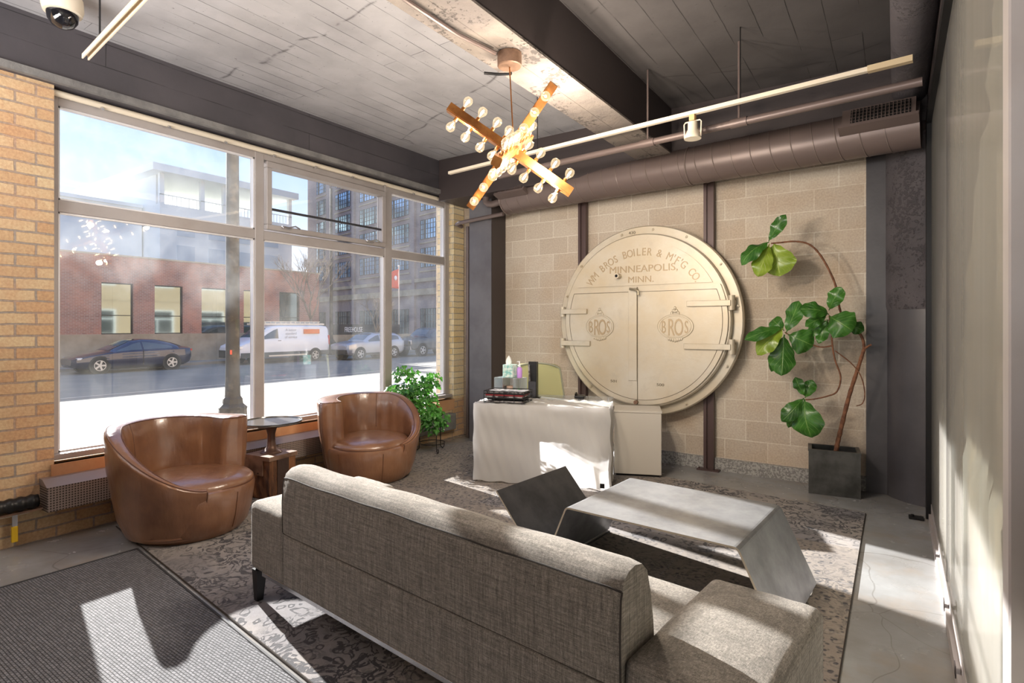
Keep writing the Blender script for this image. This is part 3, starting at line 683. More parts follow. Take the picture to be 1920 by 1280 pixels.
# sprinkler conduit + track light (both turned 5.3 degrees like the duct)
TR = -math.atan2(.36, 3.92)
tk = thing('lighting_track', 'long white ceiling track hanging across the room above the seating', 'track light', (-3.85, 4.48, 3.06), TR)
tb = MB().box((0, -.018, 0), (3.95, .018, .006)).box((0, -.018, .006), (3.95, -.014, .024)).box((0, .014, .006), (3.95, .018, .024)).box((0, -.018, .024), (3.95, .018, .028)); tb.build('track_rail', 'cream', tk)
MB().box((3.72, -.022, -.004), (3.95, .022, .032)).build('power_feed', simple('pale_brass_feed', lin(216, 196, 160), .4, .3), tk)
MB().tube([(1.15, 0, .028), (1.15, 0, .54)], .004, 6).build('hanger_rod', 'black', tk)
MB().tube([(2.95, 0, .028), (2.95, 0, .54)], .004, 6).build('hanger_rod', 'black', tk)
sp_ = thing('track_spotlight', 'small white spotlight in a wire yoke hanging from the track', 'spotlight', (0, 0, 0), TR)
q = sight(1354, 205, w=4.70); dirx = Vector((math.cos(TR), math.sin(TR), 0)); tt = (q-Vector((-3.85, 4.48, 0))).dot(dirx); pos = Vector((-3.85, 4.48, 3.06))+dirx*tt; sp_.location = pos
MB().box((-.02, -.02, -.045), (.02, .02, 0)).build('adapter', simple('tan_adapter', lin(214, 180, 130), .5), sp_)
MB().lathe([(.022, -.05), (.034, -.055), (.036, -.11), (.05, -.14), (.062, -.165), (.062, -.18), (.05, -.18)], 20).build('lamp_head', 'cream', sp_, smooth=True)
MB().tube([(-.062, 0, -.17), (-.066, 0, -.06), (-.055, 0, -.048), (.055, 0, -.048), (.066, 0, -.06), (.062, 0, -.17)], .005, 6).build('yoke', 'cream', sp_, smooth=True)
cp = thing('ceiling_conduit', 'thick brown-grey pipe running just behind the lighting track', 'pipe', (-3.3, 4.60, 2.985), TR)
MB().tube([(0, 0, 0), (3.45, 0, 0)], .028, 12).build('pipe_run', 'duct', cp, smooth=True)
for x in (1.62, 2.35): MB().tube([(x-.06, 0, 0), (x+.06, 0, 0)], .034, 12).tube([(x, 0, .03), (x, 0, .6)], .008, 6).build('coupling', 'duct', cp, smooth=True)
tk2 = thing('lighting_track', 'short white ceiling track at the upper left beside the dome camera', 'track light', (-3.97, 1.33, 3.06), TR)
MB().box((0, -.018, 0), (3.2, -.011, .028)).box((0, .011, 0), (3.2, .018, .028)).box((0, -.018, .024), (3.2, .018, .028)).build('track_rail', 'cream', tk2)
MB().tube([(.28, 0, .028), (.28, 0, .54)], .005, 6).build('hanger_rod', 'black', tk2)
dc = thing('dome_camera', 'cream dome security camera on the ceiling at upper left', 'camera', (-4.33, 1.33, 3.6))
MB().lathe([(.06, 0), (.06, -.05), (.105, -.055), (.11, -.12), (.10, -.155), (.085, -.16)], 28).build('housing', 'cream', dc, smooth=True)
MB().lathe([(.085, -.158), (.078, -.20), (.055, -.235), (.02, -.25), (.001, -.252)], 28).build('dome', 'lens', dc, smooth=True)
ip = MB().tube([(0, 0, 0), (0, 5.9, 0)], .12, 24).build('insulated_pipe', 'column', smooth=True); ip.location = (.09, -.5, 3.33)
tag(ip, 'fat rough-coated pipe along the ceiling beside the glass wall', 'pipe')
sc_ = thing('surface_conduit', 'thin grey conduit fixed under the ceiling beam beside the pendant', 'conduit', (-2.02, 0, 3.13))
MB().tube([(-.03, -1.0, 0), (-.03, 2.45, 0), (.0, 2.62, -.002), (.03, 2.74, -.01)], .013, 8).build('conduit_run', 'duct', sc_, smooth=True)
MB().tube([(0, 2.95, -.01), (-.05, 3.02, -.01), (-.13, 3.0, 0), (-.2, 2.93, 0)], .009, 8).build('cable_loop', 'black', sc_, smooth=True)

# ================================================================== CHANDELIER
HC = sight(963, 281, w=3.44)
ch = thing('pendant_chandelier', 'brass starburst pendant of crossed bars covered in glowing globe bulbs', 'chandelier', HC)
MB().lathe([(.075, .595), (.075, .52), (.07, .515), (.001, .515)], 24, (-.03, 0, 0)).build('ceiling_canopy', 'rustplate', ch, smooth=True)
MB().tube([(-.03, 0, .515), (0, 0, .03)], .004, 6).build('hanging_rod', 'brass', ch)
MB().bbox((-.04, -.04, -.04), (.04, .04, .04), .005, 1).build('hub', 'brass', ch)
def bar(p0, p1, facing):
    d = (p1-p0).normalized(); f = (facing-d*facing.dot(d)).normalized(); s_ = d.cross(f); c = (p0+p1)/2
    m = Matrix((( d.x, f.x, s_.x, c.x), (d.y, f.y, s_.y, c.y), (d.z, f.z, s_.z, c.z), (0, 0, 0, 1))); hl = (p1-p0).length/2
    b = MB()
    b.box((-hl, -.027, -.024), (hl, -.021, .024), m).box((-hl, .021, -.024), (hl, .027, .024), m).box((-hl, -.021, -.027), (hl, .021, -.021), m).box((-hl, -.021, .021), (hl, .021, .027), m).box((-hl, -.021, -.021), (-hl+.004, .021, .021), m).box((hl-.004, -.021, -.021), (hl, .021, .021), m)
    bo = b.build('bar', 'brass', ch)
    for k in range(8):
        x = -hl+.075+(k if k < 4 else k)*((2*hl-.15)/7)
        if k == 3: x -= .02
        if k == 4: x += .02
        for sd_ in (-1, 1):
            base = m @ Vector((x, sd_*.027, 0)); ax = (m.to_3x3() @ Vector((0, sd_, 0))).normalized()
            q = ax.to_track_quat('Z', 'Y').to_matrix().to_4x4(); mm = Matrix.Translation(base) @ q
            so_ = MB().lathe([(.012, 0), (.012, .02), (.010, .024)], 10, m=mm).build('socket', 'brass', bo, smooth=True)
            bb = MB().lathe([(.009, .022), (.011, .034), (.022, .048), (.028, .064), (.027, .078), (.018, .092), (.001, .097)], 14, m=mm); bb.cur = 1
            bb.lathe([(.002, .034), (.006, .05), (.008, .066), (.005, .078), (.001, .08)], 6, m=mm)
            bb.build('bulb', ['bulb', 'bulbhot'], bo, smooth=True)
    return bo
tc_ = (Vector((0, 0, CH))-HC).normalized()
E = lambda u, v, w: sight(u, v, w=w)-HC
a0_, a1_ = E(842, 201, 3.42), E(1071, 361, 3.46)
bar(a0_, a1_, (Vector((0, 0, 1))+(RT*.0)).cross(Vector((0, 0, 0))) if False else Vector((0, 0, 1))+RT*.2)
b0_, b1_ = E(882, 388, 3.62), E(1039, 157, 3.25)
bar(b0_, b1_, tc_)
c0_, c1_ = E(931, 303, 2.98), E(992, 258, 3.92)
bar(c0_, c1_, RT*.3+Vector((0, 0, .6))-FW*.5)
for k, (pp_, e) in enumerate([(a0_*.7-Vector((0, 0, .06)), 8), (a1_*.7-Vector((0, 0, .06)), 8), (Vector((0, 0, -.30)), 8), (Vector((0, 0, .12))+RT*.3, 4), (tc_*.34+RT*.22, 8), (c1_*.9+RT*.2, 8)]):
    l = bpy.data.lights.new('bulb_glow', 'POINT'); l.energy = e*3.4; l.color = (1, .87, .72); l.shadow_soft_size = .03
    o = bpy.data.objects.new('bulb_glow', l); COL.objects.link(o); o.parent = ch; o.location = pp_

# ================================================================== RUG AND MAT
def slab(poly, h, name, m): return MB().prism(poly, 0.0005, h, 'z').build(name, m)
rug = slab([(-4.74, 1.78), (-.2, 1.24), (-.2, 5.22), (-4.5, 5.62)], .012, 'area_rug', 'rug'); tag(rug, 'large distressed oriental patchwork rug under the sofa and armchairs', 'rug')
rb = MB(); rp_ = [(-4.74, 1.78), (-.2, 1.24), (-.2, 5.22), (-4.5, 5.62)]
for i in range(4):
    a_, b_ = rp_[i], rp_[(i+1) % 4]; rb.tube([(a_[0], a_[1], .006), (b_[0], b_[1], .006)], .0055, 6)
rb.build('rug_binding', 'rugedge', rug)
mt = slab([(-4.14, 1.675), (-4.20, -.9), (-.3, -1.3), (-.25, 1.215)], .009, 'entrance_mat', 'mat'); tag(mt, 'dark grey ribbed entrance mat at lower left beside the rug', 'mat')
rb = MB(); rp_ = [(-4.14, 1.675), (-4.20, -.9), (-.3, -1.3), (-.25, 1.215)]
for i in (0, 3): 
    a_, b_ = rp_[i], rp_[(i+1) % 4]; rb.tube([(a_[0], a_[1], .006), (b_[0], b_[1], .006)], .009, 6)
rb.build('mat_edging', simple('mat_edge_rubber', lin(50, 50, 53), .8), mt)

# ================================================================== SOFA
SR = math.radians(-5.5)
sf = thing('sofa', 'long grey-brown linen sofa with its back to the viewer', 'sofa', (-2.87, 1.70, .012), SR)
def soft(a, b, r, seg=4, bulge=0.0, axis=2, div=10, squeeze=None):
    bm = bmesh.new(); bmesh.ops.create_cube(bm, size=1)
    for v in bm.verts: v.co = Vector([(a[i]+b[i])/2+v.co[i]*(b[i]-a[i]) for i in range(3)])
    bmesh.ops.bevel(bm, geom=bm.edges[:], offset=r, segments=seg, profile=.5, affect='EDGES')
    bmesh.ops.triangulate(bm, faces=[f for f in bm.faces if len(f.verts) > 4])
    bmesh.ops.subdivide_edges(bm, edges=[e for e in bm.edges if e.calc_length() > .12], cuts=div, use_grid_fill=True)
    c = [(a[i]+b[i])/2 for i in range(3)]; h = [(b[i]-a[i])/2 for i in range(3)]
    for v in bm.verts:
        u = [(v.co[i]-c[i])/h[i] for i in range(3)]
        o = [i for i in range(3) if i != axis]
        k = max(0, 1-u[o[0]]**2)*max(0, 1-u[o[1]]**2)
        if u[axis] > .9: v.co[axis] += bulge*k
        v.co += Vector((random.uniform(-1, 1), random.uniform(-1, 1), random.uniform(-1, 1)))*.0012
        if squeeze: squeeze(v)
    return bm
H_ARM = .53
for x0, x1, lb in ((0, .37, 'arm_block'), (2.24, 2.62, 'arm_block')):
    MB().bm(soft((x0, 0, .17), (x1, .70, H_ARM), .035, 4, .018)).build(lb, 'sofa', sf, smooth='all')
MB().bm(soft((.37, .02, .17), (2.24, .69, .33), .02)).build('seat_frame', 'sofa', sf, smooth='all')
MB().bm(soft((.375, .20, .33), (2.235, .73, .45), .04, 4, .02)).build('seat_cushion', 'sofa', sf, smooth='all')
MB().bm(soft((.375, -.012, .19), (2.235, .10, .445), .015, 3)).build('lower_back_panel', 'sofa', sf, smooth='all')
def prof_back(x):
    # closed section of the back cushion (y, z), rounded top leaning slightly forward
    P = [(-.015, .45), (-.018, .60), (-.012, .70), (.004, .745), (.035, .768), (.08, .775), (.125, .765), (.16, .735), (.185, .66), (.205, .56), (.215, .47), (.215, .45)]
    return P
rows = []; NXS = 44
for i in range(NXS+1):
    x = .372+1.87*i/NXS; t = i/NXS; e = min(t, 1-t); s_ = 1-.06*math.exp(-e*90); wv = .002*math.sin(x*6.3)+.002*math.sin(x*17)
    rows.append([(x, .095+(y-.095)*s_, .45+(z-.45)*(1-.03*math.exp(-e*90))+wv*(z-.45)*3) for y, z in prof_back(x)])
bk = MB().grid(rows, close=True); n = len(rows[0]); bk.add(rows[0], [tuple(range(n))]); bk.add(rows[-1], [tuple(range(n))[::-1]])
bo = bk.build('back_cushion', 'sofa', sf, smooth=True)
ed_ = lambda r_: (Vector(r_[2])+Vector(r_[3]))/2
MB().tube([ed_(r_)+Vector((0, -.0015, 0)) for r_ in rows], .003, 6).tube([rows[0][0], rows[0][1], rows[0][2], ed_(rows[0])], .003, 6).tube([rows[-1][0], rows[-1][1], rows[-1][2], ed_(rows[-1])], .003, 6).build('back_piping', 'piping', bo, smooth=True)
MB().box((.37, -.008, .443), (2.24, .02, .452)).build('back_seam', 'piping', sf)
MB().bbox((.10, .02, .145), (2.52, .055, .172), .004, 1).bbox((.10, .63, .145), (2.52, .665, .172), .004, 1).bbox((.10, .055, .145), (.135, .63, .172), .004, 1).bbox((2.485, .055, .145), (2.52, .63, .172), .004, 1).build('metal_base_frame', 'chrome', sf)
for x in (.045, 2.55):
    for y in (.035, .64):
        MB().add([(x-.028, y-.028, .17), (x+.028, y-.028, .17), (x+.028, y+.028, .17), (x-.028, y+.028, .17), (x-.02, y-.02, .001), (x+.014, y-.02, .001), (x+.014, y+.014, .001), (x-.02, y+.014, .001)],
                 [(0, 1, 2, 3), (7, 6, 5, 4), (0, 4, 5, 1), (1, 5, 6, 2), (2, 6, 7, 3), (3, 7, 4, 0)]).build('leg', 'black', sf)

# ================================================================== STEEL COFFEE TABLE
ct = thing('coffee_table', 'folded steel plate coffee table with an upturned magazine leaf', 'table', (-1.76, 2.90, .012), math.radians(-4.0))
def plate(pts, w0, w1, th=.010):
    # pts: (x,z) centre line, extruded along y
    up = []; dn = []
    for i, p in enumerate(pts):
        a = Vector(pts[max(i-1, 0)]); b = Vector(pts[min(i+1, len(pts)-1)]); d = (b-a).normalized(); nrm = Vector((-d.y, d.x))
        up.append(Vector(p)+nrm*th/2); dn.append(Vector(p)-nrm*th/2)
    return [(p.x, p.y) for p in up]+[(p.x, p.y) for p in reversed(dn)]
def two_tone(poly, y0, y1, m, name):
    n = len(poly); mb = MB(); vs = [(p[0], y0, p[1]) for p in poly]+[(p[0], y1, p[1]) for p in poly]
    h = n//2
    mb.cur = 1
    for off, flip in ((0, 0), (n, 1)):
        for i in range(h-1):
            a, b, c, d = off+i, off+i+1, off+n-2-i, off+n-1-i; mb.add([], []); mb.f.append((a, b, c, d)); mb.mi.append(1)
    mb.v = vs
    for i in range(n):
        mb.f.append((i, (i+1) % n, (i+1) % n+n, i+n)); mb.mi.append(1 if i in (h-1, n-1) else 0)
    return mb.build(name, [m, 'plate_edge'], ct)
def arc(p0, p1, p2, r=.02, n=4):
    p0, p1, p2 = Vector(p0), Vector(p1), Vector(p2); a = p1+(p0-p1).normalized()*r; b = p1+(p2-p1).normalized()*r
    return [tuple(a*(1-t)**2+p1*2*t*(1-t)+b*t*t) for t in [i/n for i in range(n+1)]]
D_ = .81
top = [(.19, .40)]+[(1.135, .40)]
two_tone(plate([(.005, .02)]+arc((.005, .02), (.17, .408), (1.14, .408))+arc((.17, .408), (1.14, .408), (1.33, .005))+[(1.33, .006)], 0, 0), 0, D_, 'steel', 'folded_top_and_leg')
two_tone(plate([(-.36, .41), (-.012, .012)], 0, 0), 0, D_, 'steeldark', 'upturned_leaf')
MB().box((-.02, 0, .0005), (.02, D_, .010)).build('floor_fold', 'steeldark', ct)

# ================================================================== LEATHER ARMCHAIRS
def armchair(label, loc, rz, mirror):
    t = thing('swivel_armchair', label, 'armchair', loc, rz, 'brown leather swivel armchairs')
    sx = -1 if mirror else 1
    RB = [(.02, .355), (.06, .385), (.14, .415), (.24, .435), (.33, .447)]
    def rb_(z):
        pts = RB+[(.5, .468), (.8, .482)]
        for (z0, r0), (z1, r1) in zip(pts, pts[1:]):
            if z <= z1: return r0+(r1-r0)*max(0, (z-z0))/(z1-z0)
        return pts[-1][1]
    # base drum
    d = MB().lathe([(.31, .0), (.345, .004), (.385, .05), (.41, .14), (.425, .24), (.432, .305), (.425, .33), (.40, .34), (.01, .342)], 56, (0, -.012, 0)); d.build('seat_base', 'leather', t, smooth=True)
    for a in (-118, -62):
        t0 = math.radians(a); MB().tube([(sx*(r+.001)*math.cos(t0), (r+.001)*math.sin(t0)-.012, z) for r, z in [(.385, .05), (.41, .14), (.425, .24), (.431, .30)]], .003, 5).build('base_seam', 'stitch', t)
    # seat cushion
    s_ = MB().lathe([(.33, .30), (.385, .315), (.40, .335), (.398, .355), (.375, .378), (.30, .398), (.18, .410), (.001, .414)], 56, (0, -.03, 0), sx=.93, sy=1.02); so = s_.build('seat_cushion', 'leather', t, smooth='all')
    MB().tube([(.372*math.cos(k*PI/28)*sx, -.03+.408*math.sin(k*PI/28), .336) for k in range(57)], .0035, 5).build('cushion_piping', 'stitch', so, smooth=True)
    p0, p1 = -34, 214; N = 72; rows = []
    tops = []
    for i in range(N+7):
        f = min(1, i/N); ph = math.radians(p0+(p1-p0)*f); kk = max(0, i-N)/6*.985
        H = .36+.41*sm(0, .46, f)**.85-.012*sm(.7, 1, f)
        th = .055+.055*sm(0, .5, f)+.10*sm(.62, 1.0, f)
        ro = lambda z: rb_(z)+.012-.02*sm(.0, .12, .12-f)
        tr = min(.03, th*.35); half = th/2; sq = math.sqrt(1-kk*kk); ph += kk*half*.8/.42
        sec = [(ro(.02)-.05, .012), (ro(.04), .03), (ro(.15), .15), (ro(.28), .28)]
        for k in (.45, .7, .88): sec.append((ro(.28+(H-.28)*k)+.008, .28+(H-.28)*k))
        Rt = ro(H)+.004
        sec += [(Rt, H-tr*.8), (Rt-tr*.4, H-tr*.2), (Rt-tr, H), (Rt-th*.5, H+.004), (Rt-th+tr, H), (Rt-th+tr*.3, H-tr*.25), (Rt-th, H-tr)]
        for k in (.8, .5, .2): sec.append((Rt-th-.022*math.sin(PI*k)*(1 if f < .85 else .3)-.02*(1-k), .33+(H-.33)*k))
        sec += [(Rt-th-.03, .31), (Rt-th-.02, .05)]
        sec = [((r-(Rt-half))*sq+(Rt-half) if r > Rt-th-.06 and z > .02 else r, z) for r, z in sec]
        wr = .004*math.sin(f*90)*math.exp(-((f-.42)/.14)**2)
        rows.append([(sx*(r+(wr if j > 12 else 0))*math.cos(ph), (r+(wr if j > 12 else 0))*math.sin(ph), z) for j, (r, z) in enumerate(sec)])
        tops.append((rows[-1][8], rows[-1][12]))
    sh = MB().grid(rows, close=True); n = len(rows[0]); sh.add(rows[0], [tuple(range(n))]); sh.add(rows[-1], [tuple(range(n))[::-1]])
    so = sh.build('wraparound_back', 'leather', t, smooth=True)
    MB().tube([r[8] for r in rows]+[r[12] for r in reversed(rows)], .004, 5).tube([rows[0][j] for j in range(1, 9)], .004, 5).tube([rows[N][j] for j in range(1, 9)], .004, 5).tube([rows[int(N*.52)][j] for j in range(12, 17)], .003, 5).build('back_piping', 'stitch', so, smooth=True)
    return t
armchair('brown leather armchair at left beside the window, seen from its side', (-4.25, 2.05, .014), math.radians(135), True)
armchair('brown leather armchair facing the sofa, between the small round table and the ivy', (-4.25, 3.77, .014), math.radians(36), False)

# ================================================================== TIMBER BLOCK AND SIDE TABLE
bl = thing('timber_block_pedestal', 'short rough timber block pedestal between the two leather armchairs', 'pedestal', (-4.50, 2.86, .013), math.radians(8))
bm = soft((-.15, -.13, 0), (.15, .15, .36), .012, 2)
for v in bm.verts: v.co += Vector((math.sin(v.co.z*40+v.co.y*30)*.003, math.sin(v.co.z*33+v.co.x*60)*.003, 0))
MB().bm(bm).build('timber_core', 'wood', bl)
MB().box((-.155, -.14, .33), (.155, .157, .366)).box((-.155, -.14, .20), (.07, -.133, .33)).build('steel_cap', 'rustplate', bl)
MB().box((.152, -.06, .0), (.159, .06, .33)).build('charred_strip', 'wooddark', bl)
for i in range(3): MB().tube([(-.10+.06*i, -.14, .22), (-.10+.06*i, -.146, .22)], .006, 6).build('cap_nail', 'black', bl)
tb = thing('round_side_table', 'small bronze tulip table with round top standing on the timber block', 'table', (-4.50, 2.87, .380))
MB().lathe([(.09, 0), (.088, .006), (.062, .02), (.04, .05), (.033, .10), (.032, .16), (.045, .21), (.075, .235), (.09, .243)], 28).build('stem', 'tablestem', tb, smooth='all')
MB().lathe([(.09, .243), (.24, .252), (.255, .262), (.255, .272), (.248, .276), (.245, .268), (.001, .266)], 48).build('tabletop', 'tabletop', tb, smooth=True)
MB().tube([(.252*math.cos(k*PI/32), .252*math.sin(k*PI/32), .272) for k in range(65)], .005, 6).build('rim', 'black', tb, smooth=True)

# ================================================================== RECEPTION DESK
DR = math.atan2(.43, 1.2)
dk = thing('reception_desk', 'white reception desk wrapped in clear plastic sheeting', 'desk', (-3.30, 4.19, .012), DR)
MB().box((.02, .02, .69), (1.25, .39, .72)).build('desktop', 'white', dk)
MB().box((.03, .03, .0), (.06, .38, .69)).build('side_panel', 'white', dk); MB().box((1.21, .03, .0), (1.24, .38, .69)).build('side_panel', 'white', dk)
MB().box((.02, .42, .735), (1.25, .76, .745)).build('glass_shelf', 'clearplastic', dk)
for x in (.05, 1.2): MB().tube([(x, .72, 0), (x, .72, .735)], .014, 8).build('leg', 'chrome', dk, smooth=True)
MB().box((1.19, -.03, .03), (1.23, -.025, .07)).build('foot_clip', 'black', dk)
# draped sheet: top + three skirts as one wrinkled surface
sh = MB(); rows = []
def drape(u, vv_, side):
    return u
NX, NZ = 90, 40
def wr(x, z, s_): return .007*math.sin(x*9+s_)+.003*math.sin(x*23+z*7+s_)*(1-z/.73)+.006*math.sin(z*17+x*5)+.004*math.sin(x*61+z*21)
per = []   # perimeter path from back left, round front, to back right
for i in range(20): per.append((0.0, 0.40-.40*i/20, -1, 0))
for i in range(60): per.append((1.27*i/60, 0.0, 0, -1))
for i in range(21): per.append((1.27, .40*i/20, 1, 0))
for k in range(NZ+1):
    z = .735-(.735-.012)*k/NZ; row = []
    for j, (x, y, nx, ny) in enumerate(per):
        s_ = j*.021; amp = min(1, k/6.0); o = (wr(s_*1.0, z, 0)+.006+.008*(k/NZ)*math.sin(s_*4))*amp
        row.append((x+nx*o, y+ny*o, z+(.006*math.sin(s_*30) if k == NZ else 0)))
    rows.append(row)
sh.grid(rows)
tr_ = []
for i in range(31):
    y = .40*i/30
    tr_.append([(1.27*j/60, y, .735+.004*math.sin(j*.9+i*.5)+.003*math.sin(j*.37-i*1.1)+.012*max(0, (i-22)/8.0)*math.sin(j*.7)**2) for j in range(61)])
sh.grid(tr_)
ps = sh.build('desk_plastic_sheet', 'plastic', smooth=True, fix=False); ps.location = (-3.30, 4.19, .016); ps.rotation_euler = (0, 0, DR)
tag(ps, 'crinkled white protective plastic sheet draped over the reception desk', 'sheet')
sc2 = thing('side_cabinet', 'plain white cabinet standing against the right end of the wrapped desk', 'cabinet', (-2.29, 5.14, .013), math.atan2(.17, .41))
MB().bbox((0, 0, .02), (.45, .38, .62), .003, 1).build('cabinet_body', 'white', sc2)
MB().bbox((-.004, -.006, .62), (.455, .385, .64), .002, 1).build('cabinet_top', 'white', sc2)
MB().box((.02, .02, 0), (.43, .36, .02)).build('plinth', 'black', sc2)
DM = Matrix.Translation((-3.30, 4.19, 0)) @ Matrix.Rotation(DR, 4, 'Z')
def ondesk(x, y, z=.757): return DM @ Vector((x, y, z))
mtray = thing('magazine_tray', 'black wire tray stacked with magazines on the left of the desk', 'tray', ondesk(.09, .04), DR+math.radians(-3))
g = MB()
for z in (.004, .045, .085, .11):
    g.tube([(0, 0, z), (.40, 0, z), (.40, .26, z), (0, .26, z), (0, 0, z)], .004, 6)
for x, y in ((0, 0), (.1, 0), (.2, 0), (.3, 0), (.4, 0), (0, .13), (.4, .13), (.4, .26), (0, .26)): g.tube([(x, y, .0), (x, y, .11)], .003, 6)
g.build('wire_frame', 'black', mtray, smooth=True)
for z0, c in ((.006, 'papers'), (.03, 'void'), (.05, 'papers'), (.066, 'redpaper'), (.079, 'void'), (.092, 'papers')):
    dx = random.uniform(.008, .03)
    o = MB().box((dx, .012, z0), (.375+dx*.4, .245, z0+.012)).build('magazine', c, None)
    o.location = mtray.location; o.rotation_euler = mtray.rotation_euler
    tag(o, {.006: 'dull magazine at the very bottom of the black wire tray', .03: 'black-covered magazine, second from the bottom of the wire tray', .05: 'grey magazine in the middle of the wire tray just under the red one', .066: 'red-covered magazine inside the black wire tray', .079: 'black-covered magazine just above the red one in the wire tray', .092: 'grey magazine on top of the pile in the wire tray'}[z0], 'magazine', 'magazines in the wire tray')
ao = thing('acrylic_organizer', 'clear acrylic organizer box behind the magazine tray on the desk', 'organizer', ondesk(.05, .52), DR-math.radians(14))
MB().box((0, 0, 0), (.30, .16, .004)).box((0, 0, .19), (.30, .16, .194)).box((0, 0, .004), (.004, .16, .19)).box((.296, 0, .004), (.30, .16, .19)).box((.0, .156, .004), (.296, .16, .19)).build('case', 'clearplastic', ao)
MB().box((.10, 0, .004), (.104, .155, .19)).box((.22, 0, .004), (.224, .155, .19)).build('divider', 'chrome', ao)
def item(name, lab, cat, mb, m, pos, rz=0, smooth=True):
    o = mb.build(name, m, smooth=smooth); o.location = pos; o.rotation_euler = (0, 0, rz); return tag(o, lab, cat)
AM = Matrix.Translation(ao.location) @ Matrix.Rotation(DR-math.radians(14), 4, 'Z')
item('tape_roll', 'tan roll of tape inside the acrylic organizer', 'tape', MB().lathe([(.05, 0), (.05, .10), (.045, .10), (.045, 0)], 24), simple('tan_roll', lin(190, 160, 140), .5), AM @ Vector((.162, .075, .006)))
item('green_bag', 'small crumpled green packet inside the acrylic organizer', 'packet', MB().sphere((0, 0, .045), .031, 10, 8, (1, .9, 1.3)), 'greenstuff', AM @ Vector((.258, .07, .004)))
tbx = thing('tissue_box', 'teal tissue box with a white tissue sticking out, on the organizer', 'tissue box', AM @ Vector((.09, .02, .196)), DR-math.radians(14))
MB().bbox((0, 0, 0), (.115, .115, .13), .003, 1).build('carton', 'teal', tbx)
MB().grid([[(.04+.03*a*math.cos(k), .057+.02*a*math.sin(3*k), .13+z) for k in [j*2*PI/12 for j in range(12)]] for a, z in ((.8, 0), (1.0, .03), (.7, .06), (.1, .09))], close=True).build('tissue', 'tissue', tbx, smooth='all')
hb = thing('sanitizer_bottle', 'lilac hand sanitizer bottle with a white pump on the organizer', 'bottle', AM @ Vector((.265, .06, .196)))
MB().lathe([(.001, 0), (.026, 0), (.028, .01), (.028, .09), (.02, .105), (.012, .11)], 18).build('bottle_body', 'lilac', hb, smooth=True)
MB().lathe([(.013, .11), (.013, .13), (.005, .132), (.005, .17)], 12).tube([(0, 0, .165), (-.012, -.03, .163)], .004, 6).build('pump', 'tissue', hb, smooth=True)
st = thing('brochure_holder', 'tall dark upright brochure holder beside the desk chair', 'holder', ondesk(.405, .47, .757), DR)
MB().box((0, 0, 0), (.13, .10, .005)).box((0, .09, .005), (.10, .10, .36)).box((.095, .02, .005), (.10, .09, .36)).build('stand', 'black', st)
MB().box((.01, .03, .006), (.09, .085, .16)).build('pocket', 'steeldark', st)
MB().prism([(.02, .10), (.035, .10), (.02, .33), (.005, .33)], .04, .06, 'y').build('leaflets', 'papers', st)
oc = thing('office_chair', 'olive-backed office chair behind the wrapped desk', 'chair', (-3.19, 5.17, .013), math.radians(24))
rows = []
for k in range(13):
    z = .70+.365*k/12; hw = .285-.05*(k/12)-.05*sm(.86, 1.0, k/12)**2
    rows.append([(x*hw, .0+.045*(1-(x*x))*1-.02*k/12, z-.022*sm(.8, 1, k/12)*(x*x)) for x in [-1+2*j/16 for j in range(17)]])
bk = MB().grid(rows); b_ = bk.build('backrest', 'olive', oc, smooth='all', fix=False); md = b_.modifiers.new('s', 'SOLIDIFY'); md.thickness = .02
MB().tube([tuple(r[0]) for r in rows]+[tuple(p) for p in rows[-1][1:]]+[tuple(r[-1]) for r in reversed(rows[:-1])], .009, 8).build('back_frame', simple('pale_frame', lin(150, 150, 130), .4), oc, smooth='all')
MB().bm(soft((-.24, .06, .43), (.24, .50, .50), .03, 3, .01)).build('seat', 'olive', oc, smooth='all')
MB().tube([(0, .28, .07), (0, .28, .43)], .025, 10).tube([(0, .07, .45), (0, .07, .8)], .02, 8).build('column', 'black', oc, smooth=True)
ba = MB()
for k in range(5): t_ = k*2*PI/5+.3; ba.tube([(0, .28, .08), (.27*math.cos(t_), .28+.27*math.sin(t_), .06)], .018, 8).sphere((.27*math.cos(t_), .28+.27*math.sin(t_), .028), .027)
ba.build('star_base', 'black', oc, smooth=True)
item('desk_phone', 'small dark telephone on the back right of the desk', 'phone', MB().bbox((0, 0, 0), (.10, .12, .03), .008, 2).tube([(.01, .02, .035), (.01, .05, .048), (.01, .09, .048), (.01, .11, .035)], .009, 8), 'black', ondesk(.88, .52), DR)

# ================================================================== FIG TREE
pt = thing('square_planter', 'blackened metal cube planter at the foot of the block wall', 'planter', (-.64, 5.60, .001), math.atan2(.045, .393))
MB().box((0, 0, .0), (.395, .012, .385)).box((0, .268, 0), (.395, .28, .385)).box((0, .012, 0), (.012, .268, .385)).box((.383, .012, 0), (.395, .268, .385)).box((.012, .012, 0), (.383, .268, .01)).build('planter_box', 'pot', pt)
MB().box((-.004, -.004, .375), (.399, .026, .39)).box((-.004, .254, .375), (.399, .284, .39)).box((-.004, .026, .375), (.026, .254, .39)).box((.369, .026, .375), (.399, .254, .39)).build('planter_rim', 'pot', pt)
MB().box((.012, .012, .30), (.383, .268, .335)).build('soil', 'soil', pt)
PS = .4531
FY = 5.66
def cp_(x, y, dy=0): return sight(1370+x*PS, 380+y*PS, y=FY+dy)
root = Vector((-.44, FY+.05, .335))
ft = thing('fiddle_leaf_fig', 'tall crooked fiddle-leaf fig leaning over the block wall', 'plant', root)
